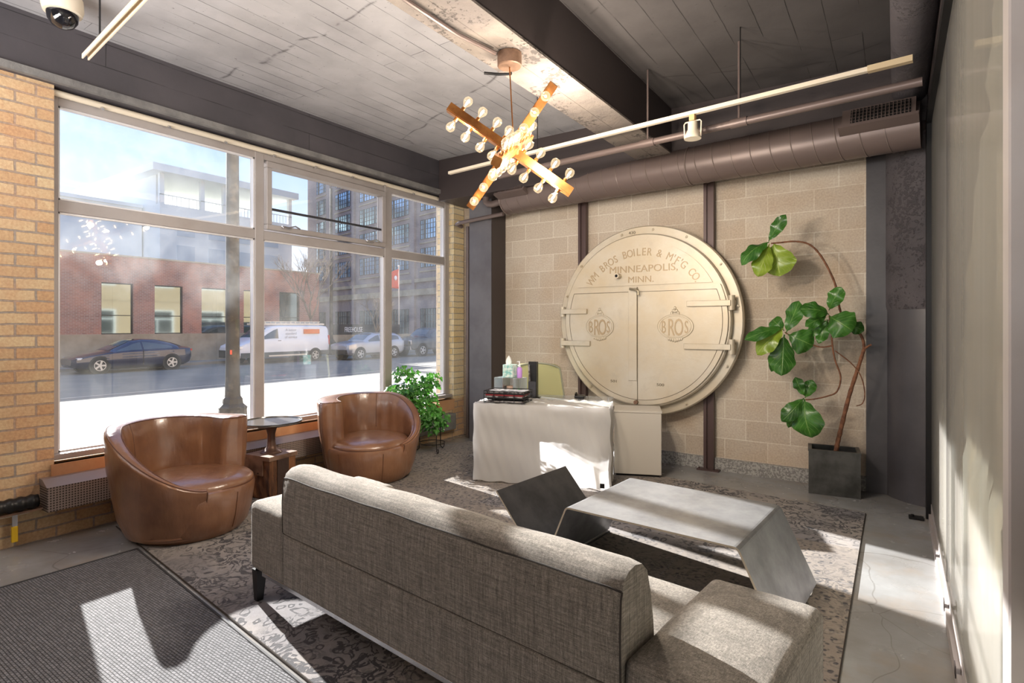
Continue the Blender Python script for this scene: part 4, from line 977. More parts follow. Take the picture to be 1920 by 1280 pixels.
def branch(pts, r0, r1, knots=True):
    P3 = [p-root for p in pts]; out = []
    for i in range(len(P3)-1):
        a = P3[max(i-1, 0)]; b = P3[i]; c = P3[i+1]; d = P3[min(i+2, len(P3)-1)]
        for k in range(6):
            t = k/6; out.append(.5*((2*b)+(c-a)*t+(2*a-5*b+4*c-d)*t*t+(3*b-a-3*c+d)*t**3))
    out.append(P3[-1]); n = len(out)
    return MB().tube(out, r0, 10, rad=[(r0+(r1-r0)*i/(n-1))*(1+.10*math.sin(i*2.4)) for i in range(n)])
bt = branch([root, cp_(440, 1005), cp_(455, 940), cp_(490, 800), cp_(525, 690), cp_(552, 605)], .021, .014); bt.build('trunk', 'bark', ft, smooth='all')
branch([cp_(552, 605), cp_(575, 590), cp_(583, 588)], .011, .008).build('branch', 'bark', ft, smooth='all')
branch([cp_(552, 605), cp_(548, 570), cp_(530, 535), cp_(490, 500, .02), cp_(460, 465, .03), cp_(445, 410, .03), cp_(430, 330, .02), cp_(380, 230), cp_(330, 175, -.04), cp_(270, 160, -.08), cp_(205, 165, -.12), cp_(168, 168, -.15)], .012, .007).build('branch', 'bark', ft, smooth='all')
branch([cp_(532, 540), cp_(480, 520, -.03), cp_(425, 545, -.06), cp_(420, 580, -.06), cp_(432, 650, -.05), cp_(455, 720, -.03), cp_(440, 780, -.05), cp_(400, 800, -.08), cp_(345, 812, -.1), cp_(310, 815, -.12)], .008, .006).build('branch', 'bark', ft, smooth='all')
branch([cp_(425, 590, -.06), cp_(380, 597, -.08), cp_(340, 588, -.1), cp_(240, 545, -.14), cp_(225, 535, -.15)], .007, .005).build('branch', 'bark', ft, smooth='all')
branch([cp_(422, 560, -.06), cp_(412, 510, -.08), cp_(408, 465, -.1)], .007, .005).build('branch', 'bark', ft, smooth='all')
branch([cp_(432, 612, -.06), cp_(500, 665, -.03), cp_(540, 720, -.02), cp_(555, 790, -.03), cp_(545, 830, -.04), cp_(520, 840, -.05)], .005, .004).build('branch', 'bark', ft, smooth='all')
def leaf(base, tip, width, curl=.15, normal=None, fold=.18, seed=0, m='leaf', parent=ft, org=root, nm='leaf'):
    rnd = random.Random(seed); base = base-org; tip = tip-org; d = tip-base; L_ = d.length; d.normalize()
    nrm = normal if normal else Vector((rnd.uniform(-.35, .35), -1, rnd.uniform(-.1, .5)))
    nrm = (nrm-d*nrm.dot(d)).normalized(); s_ = d.cross(nrm); rows = []; NU, NV = 16, 10; uvs = []
    for i in range(NU+1):
        t = i/NU
        w_ = width/2*(math.sin(PI*min(1, t*.98+.02)**1.25)**.75*(.72+.42*t)+.02) if t > .07 else width*.03
        if t > .93: w_ *= 1-((t-.93)/.07)**2*.75
        c = base+d*(L_*t)+nrm*(math.sin(PI*t)*curl*L_)
        row = []
        for j in range(NV+1):
            q = -1+2*j/NV; ed = w_*(1+.05*math.sin(t*22+q*3+seed))
            row.append(c+s_*(q*ed)+nrm*(abs(q)**1.3*-fold*w_*1.2+.012*math.sin(t*16+seed)*abs(q)+fold*w_*.6)); uvs.append((j/NV, t))
        rows.append(row)
    mb = MB().grid(rows); o = mb.build(nm, m, parent, smooth='all', fix=False)
    uvl = o.data.uv_layers.new(name='UVMap')
    for lp in o.data.loops: uvl.data[lp.index].uv = uvs[lp.vertex_index]
    return o
K = PS
LV = [ # base, tip (image crop coords), width px, depth offsets base/tip, material
 ((158, 160), (228, 48), 44, -.15, -.20, 'leaf'), ((160, 165), (44, 256), 62, -.15, -.28, 'leaf'), ((160, 172), (112, 305), 66, -.16, -.22, 'leafy'), ((178, 165), (205, 304), 112, -.14, -.10, 'leafy'),
 ((405, 445), (460, 348), 50, -.1, -.16, 'leaf'), ((408, 460), (282, 440), 56, -.1, -.24, 'leaf'), ((398, 466), (308, 512), 40, -.1, -.2, 'leaf'), ((405, 485), (362, 582), 36, -.1, -.14, 'leaf'), ((405, 485), (320, 552), 42, -.12, -.05, 'leaf'),
 ((408, 470), (505, 530), 98, -.1, -.16, 'leaf'), ((480, 500), (552, 530), 44, -.04, -.02, 'leaf'),
 ((228, 538), (284, 405), 56, -.15, -.22, 'leaf'), ((218, 515), (56, 568), 44, -.15, -.34, 'leaf'), ((222, 530), (172, 482), 50, -.13, -.02, 'leaf'), ((220, 520), (108, 628), 66, -.16, -.25, 'leafy'), ((222, 545), (210, 716), 84, -.16, -.2, 'leaf'), ((238, 545), (342, 592), 88, -.15, -.1, 'leaf'), ((215, 560), (170, 698), 40, -.13, -.06, 'leaf'),
 ((303, 798), (268, 720), 36, -.12, -.16, 'leaf'), ((308, 808), (338, 732), 42, -.12, -.08, 'leaf'), ((303, 808), (212, 905), 54, -.12, -.22, 'leaf'), ((306, 812), (335, 972), 100, -.12, -.16, 'leaf'), ((285, 850), (238, 930), 34, -.1, -.04, 'leaf')]
for i, (b0, t0, w_, d0, d1, mm) in enumerate(LV):
    leaf(cp_(b0[0], b0[1], d0), cp_(t0[0], t0[1], d1), w_*K*5.0/1055*1.25, curl=[.10, .16, .06, -.05][i % 4], seed=i, m=mm)

# ================================================================== IVY ON WIRE STAND
iv0 = Vector((-4.50, 4.93, .013))
ist = thing('wire_plant_stand', 'curled black wire plant stand by the window behind the right armchair', 'plant stand', iv0)
for k in range(3):
    a = k*2*PI/3-.5; c, s_ = math.cos(a), math.sin(a)
    prof = [(.055, .40), (.07, .36), (.13, .30), (.15, .24), (.15, .10), (.155, .03), (.185, .008), (.215, .02), (.222, .045), (.205, .06), (.19, .05)]
    MB().tube([(r*c, r*s_, z) for r, z in prof], .0055, 6).build('wire_leg', 'black', ist, smooth='all')
MB().tube([(.15*math.cos(k*PI/16), .15*math.sin(k*PI/16), .10) for k in range(33)], .005, 6).build('wire_ring', 'black', ist, smooth='all')
MB().lathe([(.001, .395), (.075, .40), (.075, .404), (.001, .404)], 20).build('pot_shelf', 'black', ist)
ivp = thing('potted_ivy', 'bushy trailing green ivy in a pot on the wire stand', 'plant', iv0+Vector((0, 0, .406)))
MB().lathe([(.001, 0), (.06, 0), (.082, .13), (.088, .13), (.088, .15), (.075, .15)], 20).build('pot', 'terracotta', ivp, smooth=True)
rnd = random.Random(3); mb = MB(); uvs = []; stem = MB()
def ivy_leaf(p, d, nrm, s_):
    d = d.normalized(); nrm = (nrm-d*nrm.dot(d)).normalized(); r = d.cross(nrm)
    out = [(0, 0), (.42, -.08), (.62, .22), (.34, .42), (.30, .68), (0, 1.05), (-.30, .68), (-.34, .42), (-.62, .22), (-.42, -.08)]
    vs = [p+d*(.4*s_)-nrm*(-.10*s_)]+[p+r*(x*s_)+d*(y*s_)+nrm*(-.12*s_*abs(x)) for x, y in out]
    mb.add(vs, [(0, i+1, (i+1) % 10+1) for i in range(10)]); uvs.extend([(.5, .4)]+[(.5+x*.5, y) for x, y in out])
IL = [sight(u, v, w=6.42)-ivp.location for u, v in ((768, 728), (745, 735), (790, 722), (760, 700), (742, 755), (800, 745), (775, 762), (808, 770), (795, 785), (770, 745), (815, 795), (806, 712), (755, 772), (822, 782))]
for k in range(1000):
    c = rnd.choice(IL); dv = Vector((rnd.gauss(0, 1), rnd.gauss(0, 1), rnd.gauss(0, 1))); dv.normalize(); rr = rnd.random()**.4*.125
    p = c+Vector((dv.x, dv.y*1.3, dv.z*.85))*rr
    ivy_leaf(p, Vector((dv.x*.5+rnd.uniform(-.3, .3), dv.y*.5+rnd.uniform(-.3, .3), -.6+rnd.uniform(-.3, .5))), dv+Vector((.5, -.6, .6)), rnd.uniform(.03, .06))
for k in range(26):
    c = rnd.choice(IL); stem.tube([(0, 0, .14), tuple(c*.5+Vector((0, 0, .12))), tuple(c)], .003, 5)
fo = mb.build('foliage', 'ivy', ivp, smooth=False, fix=False); uvl = fo.data.uv_layers.new(name='UVMap')
for lp in fo.data.loops: uvl.data[lp.index].uv = uvs[lp.vertex_index]
stem.build('stems', 'bark', ivp, smooth='all')

# ================================================================== STREET
ZR = -.56
struct(MB().box((-130, -60, ZR-.3), (-5.4, 90, ZR)).build('ground', 'asphalt'))
struct(MB().box((-9.9, -40, ZR), (-5.38, 60, -.44)).build('sidewalk', 'sidewalk'))
struct(MB().box((-60, -40, ZR), (-30.3, 60, -.42)).build('sidewalk', 'sidewalk'))
sl = MB()
for x, w_ in ((-10.6, .05), (-12.3, .06), (-14.0, .05), (-16.6, .10), (-19.4, .05)): sl.box((x, -40, ZR), (x+w_, 60, ZR+.004))
for y in range(-12, 20): sl.box((-9.8, y*1.5, -.44), (-5.4, y*1.5+.02, -.438))
struct(sl.build('pavement_lines', 'seam'))
# outer walls of our own building, seen only in reflections
struct(MB().box((-5.5, -30, 3.82), (-5.17, 40, 9.5)).box((-5.5, -30, ZR), (-5.17, -4.75, 3.82)).box((-5.41, 6.32, ZR), (-5.17, 40, 3.82)).box((-5.17, -4.0, 3.82), (-5.16, 5.98, 3.84)).build('wall_outer', 'nearbrick'))
for y in (-22, -18, -13, -8, 10, 14, 19, 24, 29):
    for z0, z1 in ((.6, 3.0), (5.2, 7.4)):
        w_ = MB().box((-5.55, y, z0), (-5.51, y+3, z1)); w_.cur = 1; w_.box((-5.57, y+.15, z0+.15), (-5.55, y+1.45, z1-.9)).box((-5.57, y+1.55, z0+.15), (-5.55, y+2.85, z1-.9)).box((-5.57, y+.15, z1-.8), (-5.55, y+2.85, z1-.1))
        struct(w_.build('window_3', ['whitetext', 'darkglass']))

# lamp post just outside the window
lp = thing('street_lamp_post', 'thick dark iron lamp post with flared base standing just outside the window', 'lamp post', (-8.95, 5.02, -.44))
MB().lathe([(.13, .70), (.115, .80), (.105, 1.2), (.10, 3.0), (.085, 6.5)], 24).build('shaft', 'lamp_post', lp, smooth=True)
MB().lathe([(.27, 0), (.27, .06), (.245, .10), (.215, .56), (.225, .60), (.16, .66), (.15, .74), (.12, .78)], 8).build('flared_base', 'lamp_post', lp)
for z, h_, m_ in ((1.62, .10, 'whitetext'), (1.47, .05, 'flagred'), (1.50, .03, 'whitetext')):
    MB().lathe([(.106, z), (.107, z), (.107, z+h_), (.106, z+h_)], 24).build('old_sticker', m_, lp) if m_ == 'flagred' and False else None
MB().box((.07, -.085, 1.46), (.085, -.03, 1.53)).build('red_sticker', 'flagred', lp)
rk = thing('bike_rack', 'small looped grey metal rack on the pavement outside, beside the ivy', 'rack', (-7.15, 6.75, -.44))
for k in range(3):
    MB().tube([(0, k*.16-.16, 0), (0, k*.16-.16, .75)]+[(.15-.15*math.cos(a*PI/8), k*.16-.16, .75+.18*math.sin(a*PI/8)) for a in range(9)]+[(.3, k*.16-.16, 0)], .018, 8).build('hoop', 'chrome', rk, smooth=True)

# ---------------- vehicles (local frame: nose towards -x, near side -y)
def interp(tab, x):
    if x <= tab[0][0]: return tab[0][1:]
    for a, b in zip(tab, tab[1:]):
        if x <= b[0]:
            t = (x-a[0])/(b[0]-a[0]); return tuple(a[i+1]+(b[i+1]-a[i+1])*t for i in range(len(a)-1))
    return tab[-1][1:]
def vehicle(nm, label, cat, loc, paint, tab, wheels, wr_, glass, shield, lower=None, rz=math.radians(90), ns=60, fix_lower=None):
    """tab rows: x, z bottom, z shoulder, z top, half width, half width of top"""
    t = thing(nm, label, cat, loc, rz)
    x0, x1 = tab[0][0], tab[-1][0]; rows = []
    def ring(x):
        zb, zs, zt, hw, ht = interp(tab, x); rt = min(.09, (zt-zs)*.5+.01)
        half_ = [(0, zb), (hw*.86, zb), (hw*.985, zb+.12), (hw, zb+(zs-zb)*.55), (hw*.985, zs-.06), (hw*.96, zs), (ht+(hw*.96-ht)*.12, zt-rt), (ht*.90, zt-rt*.25), (ht*.5, zt), (0, zt+.01)]
        return [(x, -y, z) for y, z in half_]+[(x, y, z) for y, z in reversed(half_[1:-1])]
    xs = sorted(set([x0+(x1-x0)*i/ns for i in range(ns+1)]+[r[0] for r in tab]))
    rows = [ring(x) for x in xs]
    b = MB().grid(rows, close=True); n = len(rows[0]); b.add(rows[0], [tuple(range(n))]); b.add(rows[-1], [tuple(range(n))[::-1]])
    body = b.build('body', paint, t, smooth=True)
    def side(x, f, o):
        zb, zs, zt, hw, ht = interp(tab, x); rt = min(.09, (zt-zs)*.5+.01)
        y = hw*.96+((ht+(hw*.96-ht)*.12)-hw*.96)*f; z = zs+((zt-rt)-zs)*f; return (x, y+o, z)
    for (ga, gb, f0a, f1a, f0b, f1b) in glass:
        for sg in (-1, 1):
            g = MB(); r0 = []; r1 = []
            for i in range(13):
                s_ = i/12; x = ga+(gb-ga)*s_
                lo = side(x, f0a+(f0b-f0a)*s_, .008); hi = side(x, (f1a+(f1b-f1a)*s_), .008)
                r0.append((lo[0], sg*lo[1], lo[2])); r1.append((hi[0], sg*hi[1], hi[2]))
            g.grid([r0, r1]); g.build('side_window', 'carglass', t, fix=False)
    for (a, bb, nmx) in shield:
        rr = []
        for i in range(9):
            x = a+(bb-a)*i/8; zb, zs, zt, hw, ht = interp(tab, x)
            rr.append([(x, ht*.88*q, zt+.014-.02*abs(q)**3) for q in (-1, -.6, -.2, .2, .6, 1)])
        MB().grid(rr).build(nmx, 'carglass', t, fix=False)
    for wx in wheels:
        for sg in (-1, 1):
            hw = interp(tab, wx)[3]
            mm = Matrix.Translation((wx, sg*(hw-.11), wr_)) @ Matrix.Rotation(-sg*PI/2, 4, 'X')
            ar = MB().lathe([(wr_*1.16, -.13), (wr_*1.16, .118)], 32, m=mm).build('wheel_arch', 'trimblack', body)
            w_ = MB().lathe([(wr_*.6, -.11), (wr_*.96, -.11), (wr_, -.08), (wr_, .10), (wr_*.96, .125), (wr_*.66, .13), (wr_*.62, .10)], 32, m=mm).build('wheel', 'tyre', t, smooth=True)
            r_ = MB().lathe([(wr_*.64, .10), (wr_*.64, .128), (wr_*.58, .128), (wr_*.56, .11), (wr_*.2, .112), (wr_*.12, .132), (.001, .132)], 32, m=mm)
            rim_ = MB()
            rim_.lathe([(wr_*.64, .10), (wr_*.64, .130), (wr_*.57, .130), (wr_*.57, .10)], 28, m=mm).lathe([(wr_*.14, .1), (wr_*.14, .135), (.001, .135)], 16, m=mm)
            for k in range(5):
                a = 2*PI*k/5; rim_.box((wr_*.08, -.035, .118), (wr_*.6, .035, .133), mm @ Matrix.Rotation(a, 4, 'Z'))
            rim_.build('rim', 'rim', w_)
    return t, side
car, sd_ = vehicle('parked_car', 'dark navy low coupe-roofed car parked across the street at left', 'car', (-28.95, 9.0, ZR), 'navy',
    [(0, .38, .62, .64, .60, .50), (.12, .26, .66, .70, .80, .66), (.6, .20, .78, .84, .90, .74), (1.25, .18, .88, .96, .93, .74), (1.75, .18, .93, 1.18, .94, .68), (2.2, .18, .95, 1.40, .94, .62), (2.7, .18, .96, 1.45, .94, .60), (3.3, .18, .98, 1.42, .94, .60), (3.9, .18, 1.0, 1.28, .93, .62), (4.4, .22, 1.0, 1.09, .90, .66), (4.68, .34, .98, 1.04, .82, .66), (4.78, .45, .8, .84, .70, .55)],
    (.92, 3.80), .35, [(1.55, 2.55, .06, .55, .06, .92), (2.62, 3.85, .06, .92, .1, .55)], [(1.3, 2.15, 'windscreen'), (3.5, 4.35, 'rear_window')])
for sg in (-1, 1): MB().bbox((.14, sg*.70-.12, .60), (.42, sg*.70+.10, .70), .02, 2).build('headlamp', 'lampglass', car)
MB().box((4.66, -.75, .86), (4.80, .75, .95)).build('tail_lamp', 'taillight', car)
MB().box((2.58, -.955, .3), (2.60, -.935, .95)).build('door_gap', 'black', car)
van, _ = vehicle('cargo_van', 'white cargo van with roof ladder and orange panel parked across the street', 'van', (-29.05, 16.0, ZR), 'vanwhite',
    [(0, .45, .85, .90, .78, .66), (.1, .36, .95, 1.02, .90, .78), (.5, .34, 1.12, 1.20, .98, .82), (1.05, .34, 1.28, 1.38, 1.0, .80), (1.75, .34, 1.34, 1.92, 1.0, .80), (2.1, .34, 1.36, 2.04, 1.0, .82), (2.6, .34, 1.36, 2.08, 1.0, .86), (5.3, .34, 1.36, 2.08, 1.0, .86), (5.6, .36, 1.36, 2.05, .98, .84), (5.72, .42, 1.3, 1.9, .92, .8)],
    (1.05, 4.70), .36, [(1.35, 2.35, .02, .40, .0, .88)], [(1.1, 1.75, 'windscreen')])
MB().box((.2, -1.008, .36), (5.65, -.96, .62)).build('lower_cladding', simple('grey_cladding', lin(84, 88, 86), .7), van)
MB().box((1.75, -1.015, .38), (4.1, -.98, .46)).build('side_step', 'cream', van)
MB().box((3.95, -.985, 1.60), (5.0, -.94, 1.86)).build('orange_panel', 'orange', van)
XM = Matrix.Rotation(PI/2, 4, 'X')
for i, s_ in enumerate(('A better', 'standard', 'of service')):
    MB().text(s_, .20, .002, Matrix.Translation((3.12, -.975+.0*i, 1.76-.20*i)) @ XM).build('side_lettering', 'greytext', van)
MB().box((5.66, -.94, .95), (5.75, -.80, 1.5)).box((5.66, .80, .95), (5.75, .94, 1.5)).build('tail_lamp', 'taillight', van)
MB().bbox((.12, -.93, .80), (.5, -.72, 1.0), .03, 2).bbox((.12, .72, .80), (.5, .93, 1.0), .03, 2).build('headlamp', 'lampglass', van)
MB().box((-.02, -.8, .36), (.06, .8, .75)).build('front_bumper', 'trimblack', van)
MB().box((2.3, -.99, 1.22), (2.5, -.985, 1.25)).build('door_handle', 'black', van)
la = thing('roof_ladder', 'pale ladder lying along the roof of the white van', 'ladder', (-29.55+1.1, 17.0, ZR+2.10), PI/2)
MB().box((0, -.02, 0), (4.6, .02, .09)).box((0, .42, 0), (4.6, .46, .09)).build('side_rail', 'cream', la)
MB().box((0, -.02, .16), (4.3, .02, .20)).build('side_rail', 'cream', la)
for k in range(14): MB().box((.15+.31*k, -.015, .01), (.19+.31*k, .45, .18)).build('rung', 'cream', la)
suv, _ = vehicle('parked_suv', 'silver boxy SUV with roof bars parked across the street behind the van', 'car', (-27.4, 21.85, ZR), 'silver',
    [(0, .45, .80, .86, .70, .60), (.08, .34, .92, .98, .84, .72), (.6, .28, 1.02, 1.08, .90, .78), (1.25, .28, 1.06, 1.16, .91, .76), (1.75, .28, 1.08, 1.48, .91, .68), (2.15, .28, 1.09, 1.62, .91, .67), (3.9, .28, 1.12, 1.62, .91, .68), (4.35, .32, 1.12, 1.45, .90, .70), (4.55, .40, 1.1, 1.2, .84, .72), (4.6, .5, .9, .95, .75, .65)],
    (.88, 3.62), .37, [(1.55, 2.45, .05, .5, .05, .92), (2.52, 3.3, .05, .92, .05, .92), (3.4, 4.1, .12, .85, .2, .75)], [(1.3, 2.05, 'windscreen'), (4.0, 4.5, 'rear_window')])
for k in range(7): MB().box((.02, -.40+.12*k, .74), (.10, -.34+.12*k, .90)).build('grille_slot', 'black', suv)
MB().box((-.02, -.72, .36), (.09, .72, .62)).build('front_bumper', 'trimblack', suv)
MB().bbox((.02, -.78, .74), (.22, -.52, .92), .02, 2).bbox((.02, .52, .74), (.22, .78, .92), .02, 2).build('headlamp', 'lampglass', suv)
MB().box((1.3, -.93, .30), (3.2, -.88, .42)).build('sill_cladding', 'trimblack', suv)
MB().tube([(2.1, -.62, 1.63), (2.2, -.62, 1.68), (3.9, -.62, 1.68), (4.0, -.62, 1.63)], .018, 6).build('roof_rail', 'black', suv)
trk, _ = vehicle('pickup_truck', 'dark grey pickup truck at the right edge of the window, behind the silver SUV', 'truck', (-27.3, 26.9, ZR), 'charcoal',
    [(0, .55, 1.0, 1.05, .85, .75), (.08, .45, 1.12, 1.18, .96, .84), (.7, .42, 1.22, 1.28, 1.0, .86), (1.5, .42, 1.25, 1.36, 1.0, .82), (2.05, .42, 1.28, 1.80, 1.0, .72), (2.4, .42, 1.28, 1.92, 1.0, .72), (3.7, .42, 1.30, 1.92, 1.0, .72), (4.0, .42, 1.30, 1.40, 1.0, .80), (5.7, .42, 1.28, 1.34, 1.0, .85)],
    (1.0, 4.6), .42, [(1.9, 2.85, .05, .5, .05, .92), (2.95, 3.6, .05, .92, .05, .92)], [(1.6, 2.3, 'windscreen')])
MB().box((-.03, -.62, .80), (.07, .62, 1.10)).build('grille', 'chrome', trk); MB().box((-.05, -.85, .48), (.1, .85, .70)).build('front_bumper', 'chrome', trk)
for sg in (-1, 1): MB().bbox((.0, sg*.75-.13, .84), (.28, sg*.75+.11, 1.10), .02, 2).build('headlamp', 'lampglass', trk)

# ---------------- low brick building opposite
b1 = thing('low_brick_building', 'low red brick building with tall windows and stone base across the street', 'building', (-32, -12, -.42))
def L1(y): return y+12
mb = MB(); WU = [(40, 112), (118, 146), (190, 250), (290, 343), (378, 428), (457, 480), (524, 562)]
wy = [(sight(a, 600, x=-32).y, sight(b, 600, x=-32).y) for a, b in WU]
wy = [(2.1, 4.0), (5.1, 7.4)]+[w for w in wy[2:]]
z0w, z1w, ztop = 1.07+.42, 3.62+.42, 4.95+.42
ys = [0]; 
for a, b in wy: ys += [L1(a), L1(b)]
ys.append(L1(23.9))
for i in range(0, len(ys), 2): mb.box((-.4, ys[i], z0w), (0, ys[i+1], z1w))
mb.box((-.4, 0, z1w), (0, L1(23.9), ztop)).box((-12, L1(23.5), 0), (-.4, L1(23.9), ztop)).box((-12, 0, ztop-.3), (-.4, L1(23.5), ztop-.1))
mb.build('brick_wall', 'redbrick', b1)
MB().box((-.42, 0, 0), (.05, L1(23.9), z0w)).build('stone_base', 'stone', b1)
MB().box((-.45, 0, ztop), (.06, L1(23.95), ztop+.08)).build('parapet_cap', 'stone', b1)
for a, b in wy:
    a, b = L1(a), L1(b)
    f = MB()
    for p, q in (((a, z0w), (a+.05, z1w)), ((b-.05, z0w), (b, z1w)), ((a+.05, z0w), (b-.05, z0w+.05)), ((a+.05, z1w-.05), (b-.05, z1w)), ((a+.05, z0w+.92), (b-.05, z0w+.96))): f.box((-.2, p[0], p[1]), (-.12, q[0], q[1]))
    fo_ = f.build('window', 'black', b1); MB().box((-.17, a+.05, z0w+.05), (-.16, b-.05, z1w-.05)).build('pane', 'darkglass', fo_)
    sh_ = MB().box((-.30, a+.15, z0w+1.0), (-.28, b-.35, z0w+1.62)); sh_.build('inner_blind', 'whitetext', fo_)

# ---------------- tall brick building with gridded windows
P0 = Vector((-52.6, 48.8, 0)); rr_ = Vector((.978, -.209, 0)); RZ2 = math.atan2(-.209, .978)
b2 = thing('brick_apartment_block', 'tall grey-brown brick block with gridded windows filling the right of the window view', 'building', (P0.x, P0.y, -.42), RZ2)
def s_of(u):
    d = FW+RT*((u-960)/1055); nrm = Vector((rr_.y, -rr_.x, 0)); t = P0.dot(nrm)/d.dot(nrm); return (d*t-P0).dot(rr_)
SL = s_of(577); SRt = s_of(960)
cols = [(s_of(a), s_of(b)) for a, b in ((594, 611), (629, 657), (675, 711), (731, 767), (789, 826), (850, 890))]
MB().box((SL, 0, 0), (SRt, 16, 34)).build('wall', 'farbrick', b2)
MB().box((SL, -.25, 6.9), (SRt, 0, 7.3)).box((SL, -.35, 5.4), (SRt, 0, 6.1)).build('band_course', 'stone', b2)
for z in (9.2, 12.4, 15.6, 18.8, 22.0): 
    q = MB()
    for a, b in cols: q.box((a-.15, -.12, z-1.18), (b+.15, 0, z-1.05))
    q.build('window_sill', 'stone', b2)
pv = [s_of(u) for u in (620, 665, 721, 778, 838)]
q = MB()
for s0 in pv: q.box((s0-.25, -.3, 0), (s0+.25, 0, 34))
q.build('pier', 'farbrick', b2)
for ci, (a, b) in enumerate(cols):
    for zi, z in enumerate((2.4, 9.2+.42, 12.4+.42, 15.6+.42, 18.8+.42, 22.0+.42, 25.2+.42)):
        h_ = 1.1 if zi else 1.5
        f = MB(); wdt = b-a; n1, n2 = a+wdt*.22, a+wdt*.78
        for x in (a, a+wdt*.11, n1, n1+.12, n1+wdt*.14, n1+wdt*.28, n1+wdt*.42, n2, n2+wdt*.11, b-.08): f.box((x, -.06, z-h_), (x+.06, -.02, z+h_))
        for zz in (-h_, -h_*.5, 0, h_*.5, h_-.06): f.box((a, -.06, z+zz), (b, -.02, z+zz+.05))
        for x in (n1-.1, n2): f.box((x, -.1, z-h_), (x+.18, -.01, z+h_))
        fo_ = f.build('window', 'gasket', b2)
        MB().box((a, -.03, z-h_), (b, -.015, z+h_)).build('pane', 'skyglass' if zi > 0 else 'darkglass', fo_)
# ---------------- hazy pale building beyond
b3 = thing('pale_rooftop_building', 'hazy pale building with a flat roof terrace beyond the low brick one', 'building', (-75.6, 33.1, -.42))
MB().box((-22, 0, 0), (0, 18.5, 17.2)).build('wall', 'tanbuild', b3)
MB().box((-24, -1.2, 21.0), (1.0, 19, 21.9)).build('roof_slab', 'tanbuild', b3)
MB().box((-22, .2, 17.2), (-1.5, 1.2, 21)).build('penthouse', 'tanbuild', b3)
for y in (0, 5, 8, 13, 18): MB().box((-.5, y, 17.2), (0, y+.5, 21)).build('roof_post', 'tanbuild', b3)
q = MB().box((-.1, 0, 18.3), (0, 18.5, 18.4))
for y in range(0, 37): q.box((-.08, y*.5, 17.2), (-.03, y*.5+.06, 18.3))
q.build('railing', 'tanbuild', b3)
for y in (2, 6, 10, 14):
    for z in (8, 11.2, 14.4): 
        f = MB().box((-.02, y, z-1), (.05, y+2.2, z+1)).build('window', simple('haze_whitened_window', lin(200, 212, 220), .3), b3)  # window colour paled too, to carry the haze
b4 = thing('pale_low_wing', 'faint pale building edge at the far left behind the low brick building', 'building', (-80, 18, -.42))
MB().box((-20, 0, 0), (0, 14.9, 17)).build('wall', 'tanbuild', b4); MB().box((-20.3, -.3, 17), (.3, 14.9, 17.4)).build('parapet', 'tanbuild', b4)

# ---------------- terrace wall with lettering, flag, poles, trees
tw = thing('terrace_wall', 'pale terrace wall topped by a black sign board, across the street behind the SUV', 'wall', (-31.4, 24.6, -.42))
MB().box((-.25, 0, 0), (0, 8.0, 1.30)).build('wall_block', 'stone', tw)
MB().box((-.12, 0.05, 1.30), (-.04, 6.2, 2.02)).build('sign_board', 'signblack', tw)
YM = Matrix(((0, 0, 1, 0), (1, 0, 0, 0), (0, 1, 0, 0), (0, 0, 0, 1)))
MB().text('FREEHOUSE', .50, .01, Matrix.Translation((-.03, 1.75, 1.48)) @ YM, sx=.60).build('sign_lettering', 'whitetext', tw)
fp = thing('flagpole', 'thin pale flagpole rising behind the silver SUV', 'pole', (-31.9, 31.0, -.42))
fq = sight(748, 640, x=-31.9); fp.location = (-31.9, fq.y, -.42)
MB().tube([(0, 0, 0), (0, 0, 6.5)], .045, 8).sphere((0, 0, 6.55), .09).build('pole_shaft', 'cream', fp, smooth=True)
fl = MB().grid([[(.05*math.sin(j*.9+i*.4), -.03-.85*j/10*(1-.35*(i/8)**2*0)-(.12*math.sin(PI*i/8)), 6.35-1.55*i/8-.35*(j/10)*(1-i/8)) for j in range(11)] for i in range(9)])
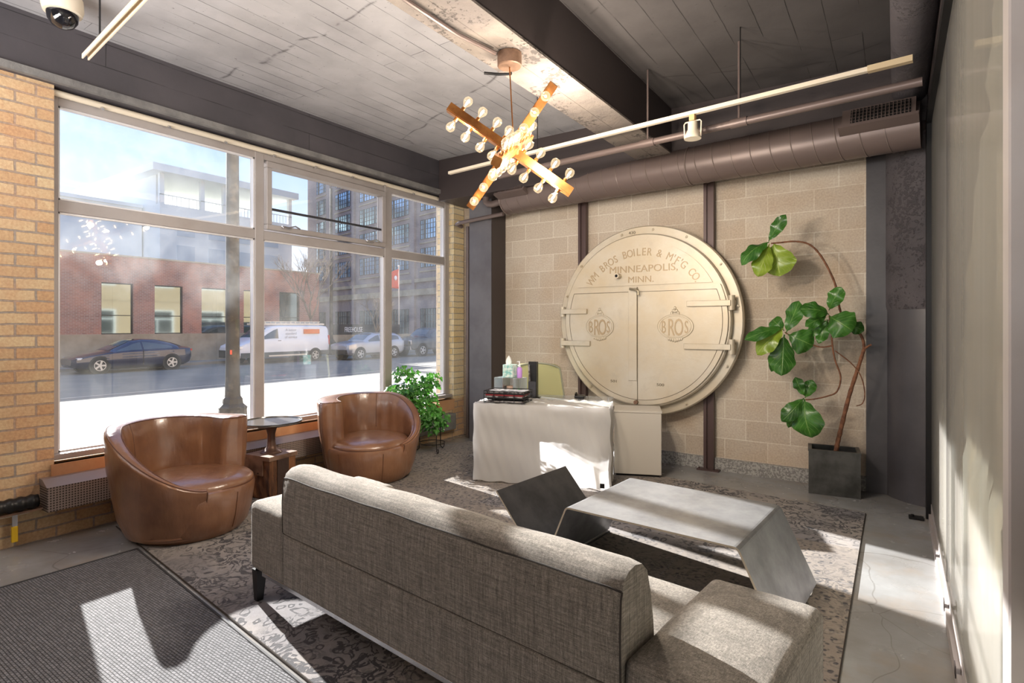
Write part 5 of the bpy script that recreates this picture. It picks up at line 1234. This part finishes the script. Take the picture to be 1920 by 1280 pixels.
fo_ = fl.build('flag', 'flagred', smooth='all', fix=False); fo_.location = (-31.9, fq.y, -.42); md = fo_.modifiers.new('s', 'SOLIDIFY'); md.thickness = .01
tag(fo_, 'red-orange flag with a pale mark hanging from the flagpole', 'flag')
MB().sphere((.08, -.42, 5.6), .17, 10, 8, (.3, .8, 1.1)).build('flag_mark', 'whitetext', fo_, smooth=True)
up_ = thing('street_pole', 'tall dark street pole with wide base standing behind the white van', 'pole', (-30.9, sight(621, 672, x=-30.9).y, -.42))
MB().tube([(0, 0, .9), (0, 0, 11)], .09, 10, rad=[.12, .08]).build('pole_shaft', 'lamp_post', up_, smooth=True)
MB().lathe([(.34, 0), (.32, .8), (.2, .95), (.13, 1.05)], 10).build('pole_base', 'black', up_)
def tree(lab, loc, h, seed, spread=1.0):
    t = thing('bare_tree', lab, 'tree', loc); rn = random.Random(seed)
    br = MB()
    def grow(p, d, L_, r, dep):
        q = p+d*L_; mid = (p+q)/2+Vector((rn.uniform(-1, 1), rn.uniform(-1, 1), 0))*L_*.06
        br.tube([p, mid, q], r, 5, rad=[r, r*.85, r*.68])
        if dep == 0: return
        for k in range(3 if dep > 1 else 4):
            nd = (d+Vector((rn.uniform(-.8, .8)*spread, rn.uniform(-.8, .8)*spread, rn.uniform(-.15, .6)))).normalized()
            grow(p+(q-p)*rn.uniform(.55, 1), nd, L_*rn.uniform(.58, .78), r*.58, dep-1)
    MB().tube([(0, 0, 0), (.03, .02, h*.18), (0, 0, h*.32)], .1, 8, rad=[.11, .09, .08]).build('trunk', 'twig', t, smooth='all')
    for k in range(4): grow(Vector((0, 0, h*.30)), Vector((rn.uniform(-.5, .5), rn.uniform(-.5, .5), 1)).normalized(), h*.26, .055, 4)
    br.build('branches', 'twig', t, smooth='all')
tree('large bare winter tree whose pale branches rise beside the low brick building', (-30.7, sight(583, 672, x=-30.7).y, -.42), 7.6, 5, .7)
tree('small bare winter tree standing in front of the black sign board', (-30.7, sight(706, 672, x=-30.7).y, -.42), 4.6, 11, .9)
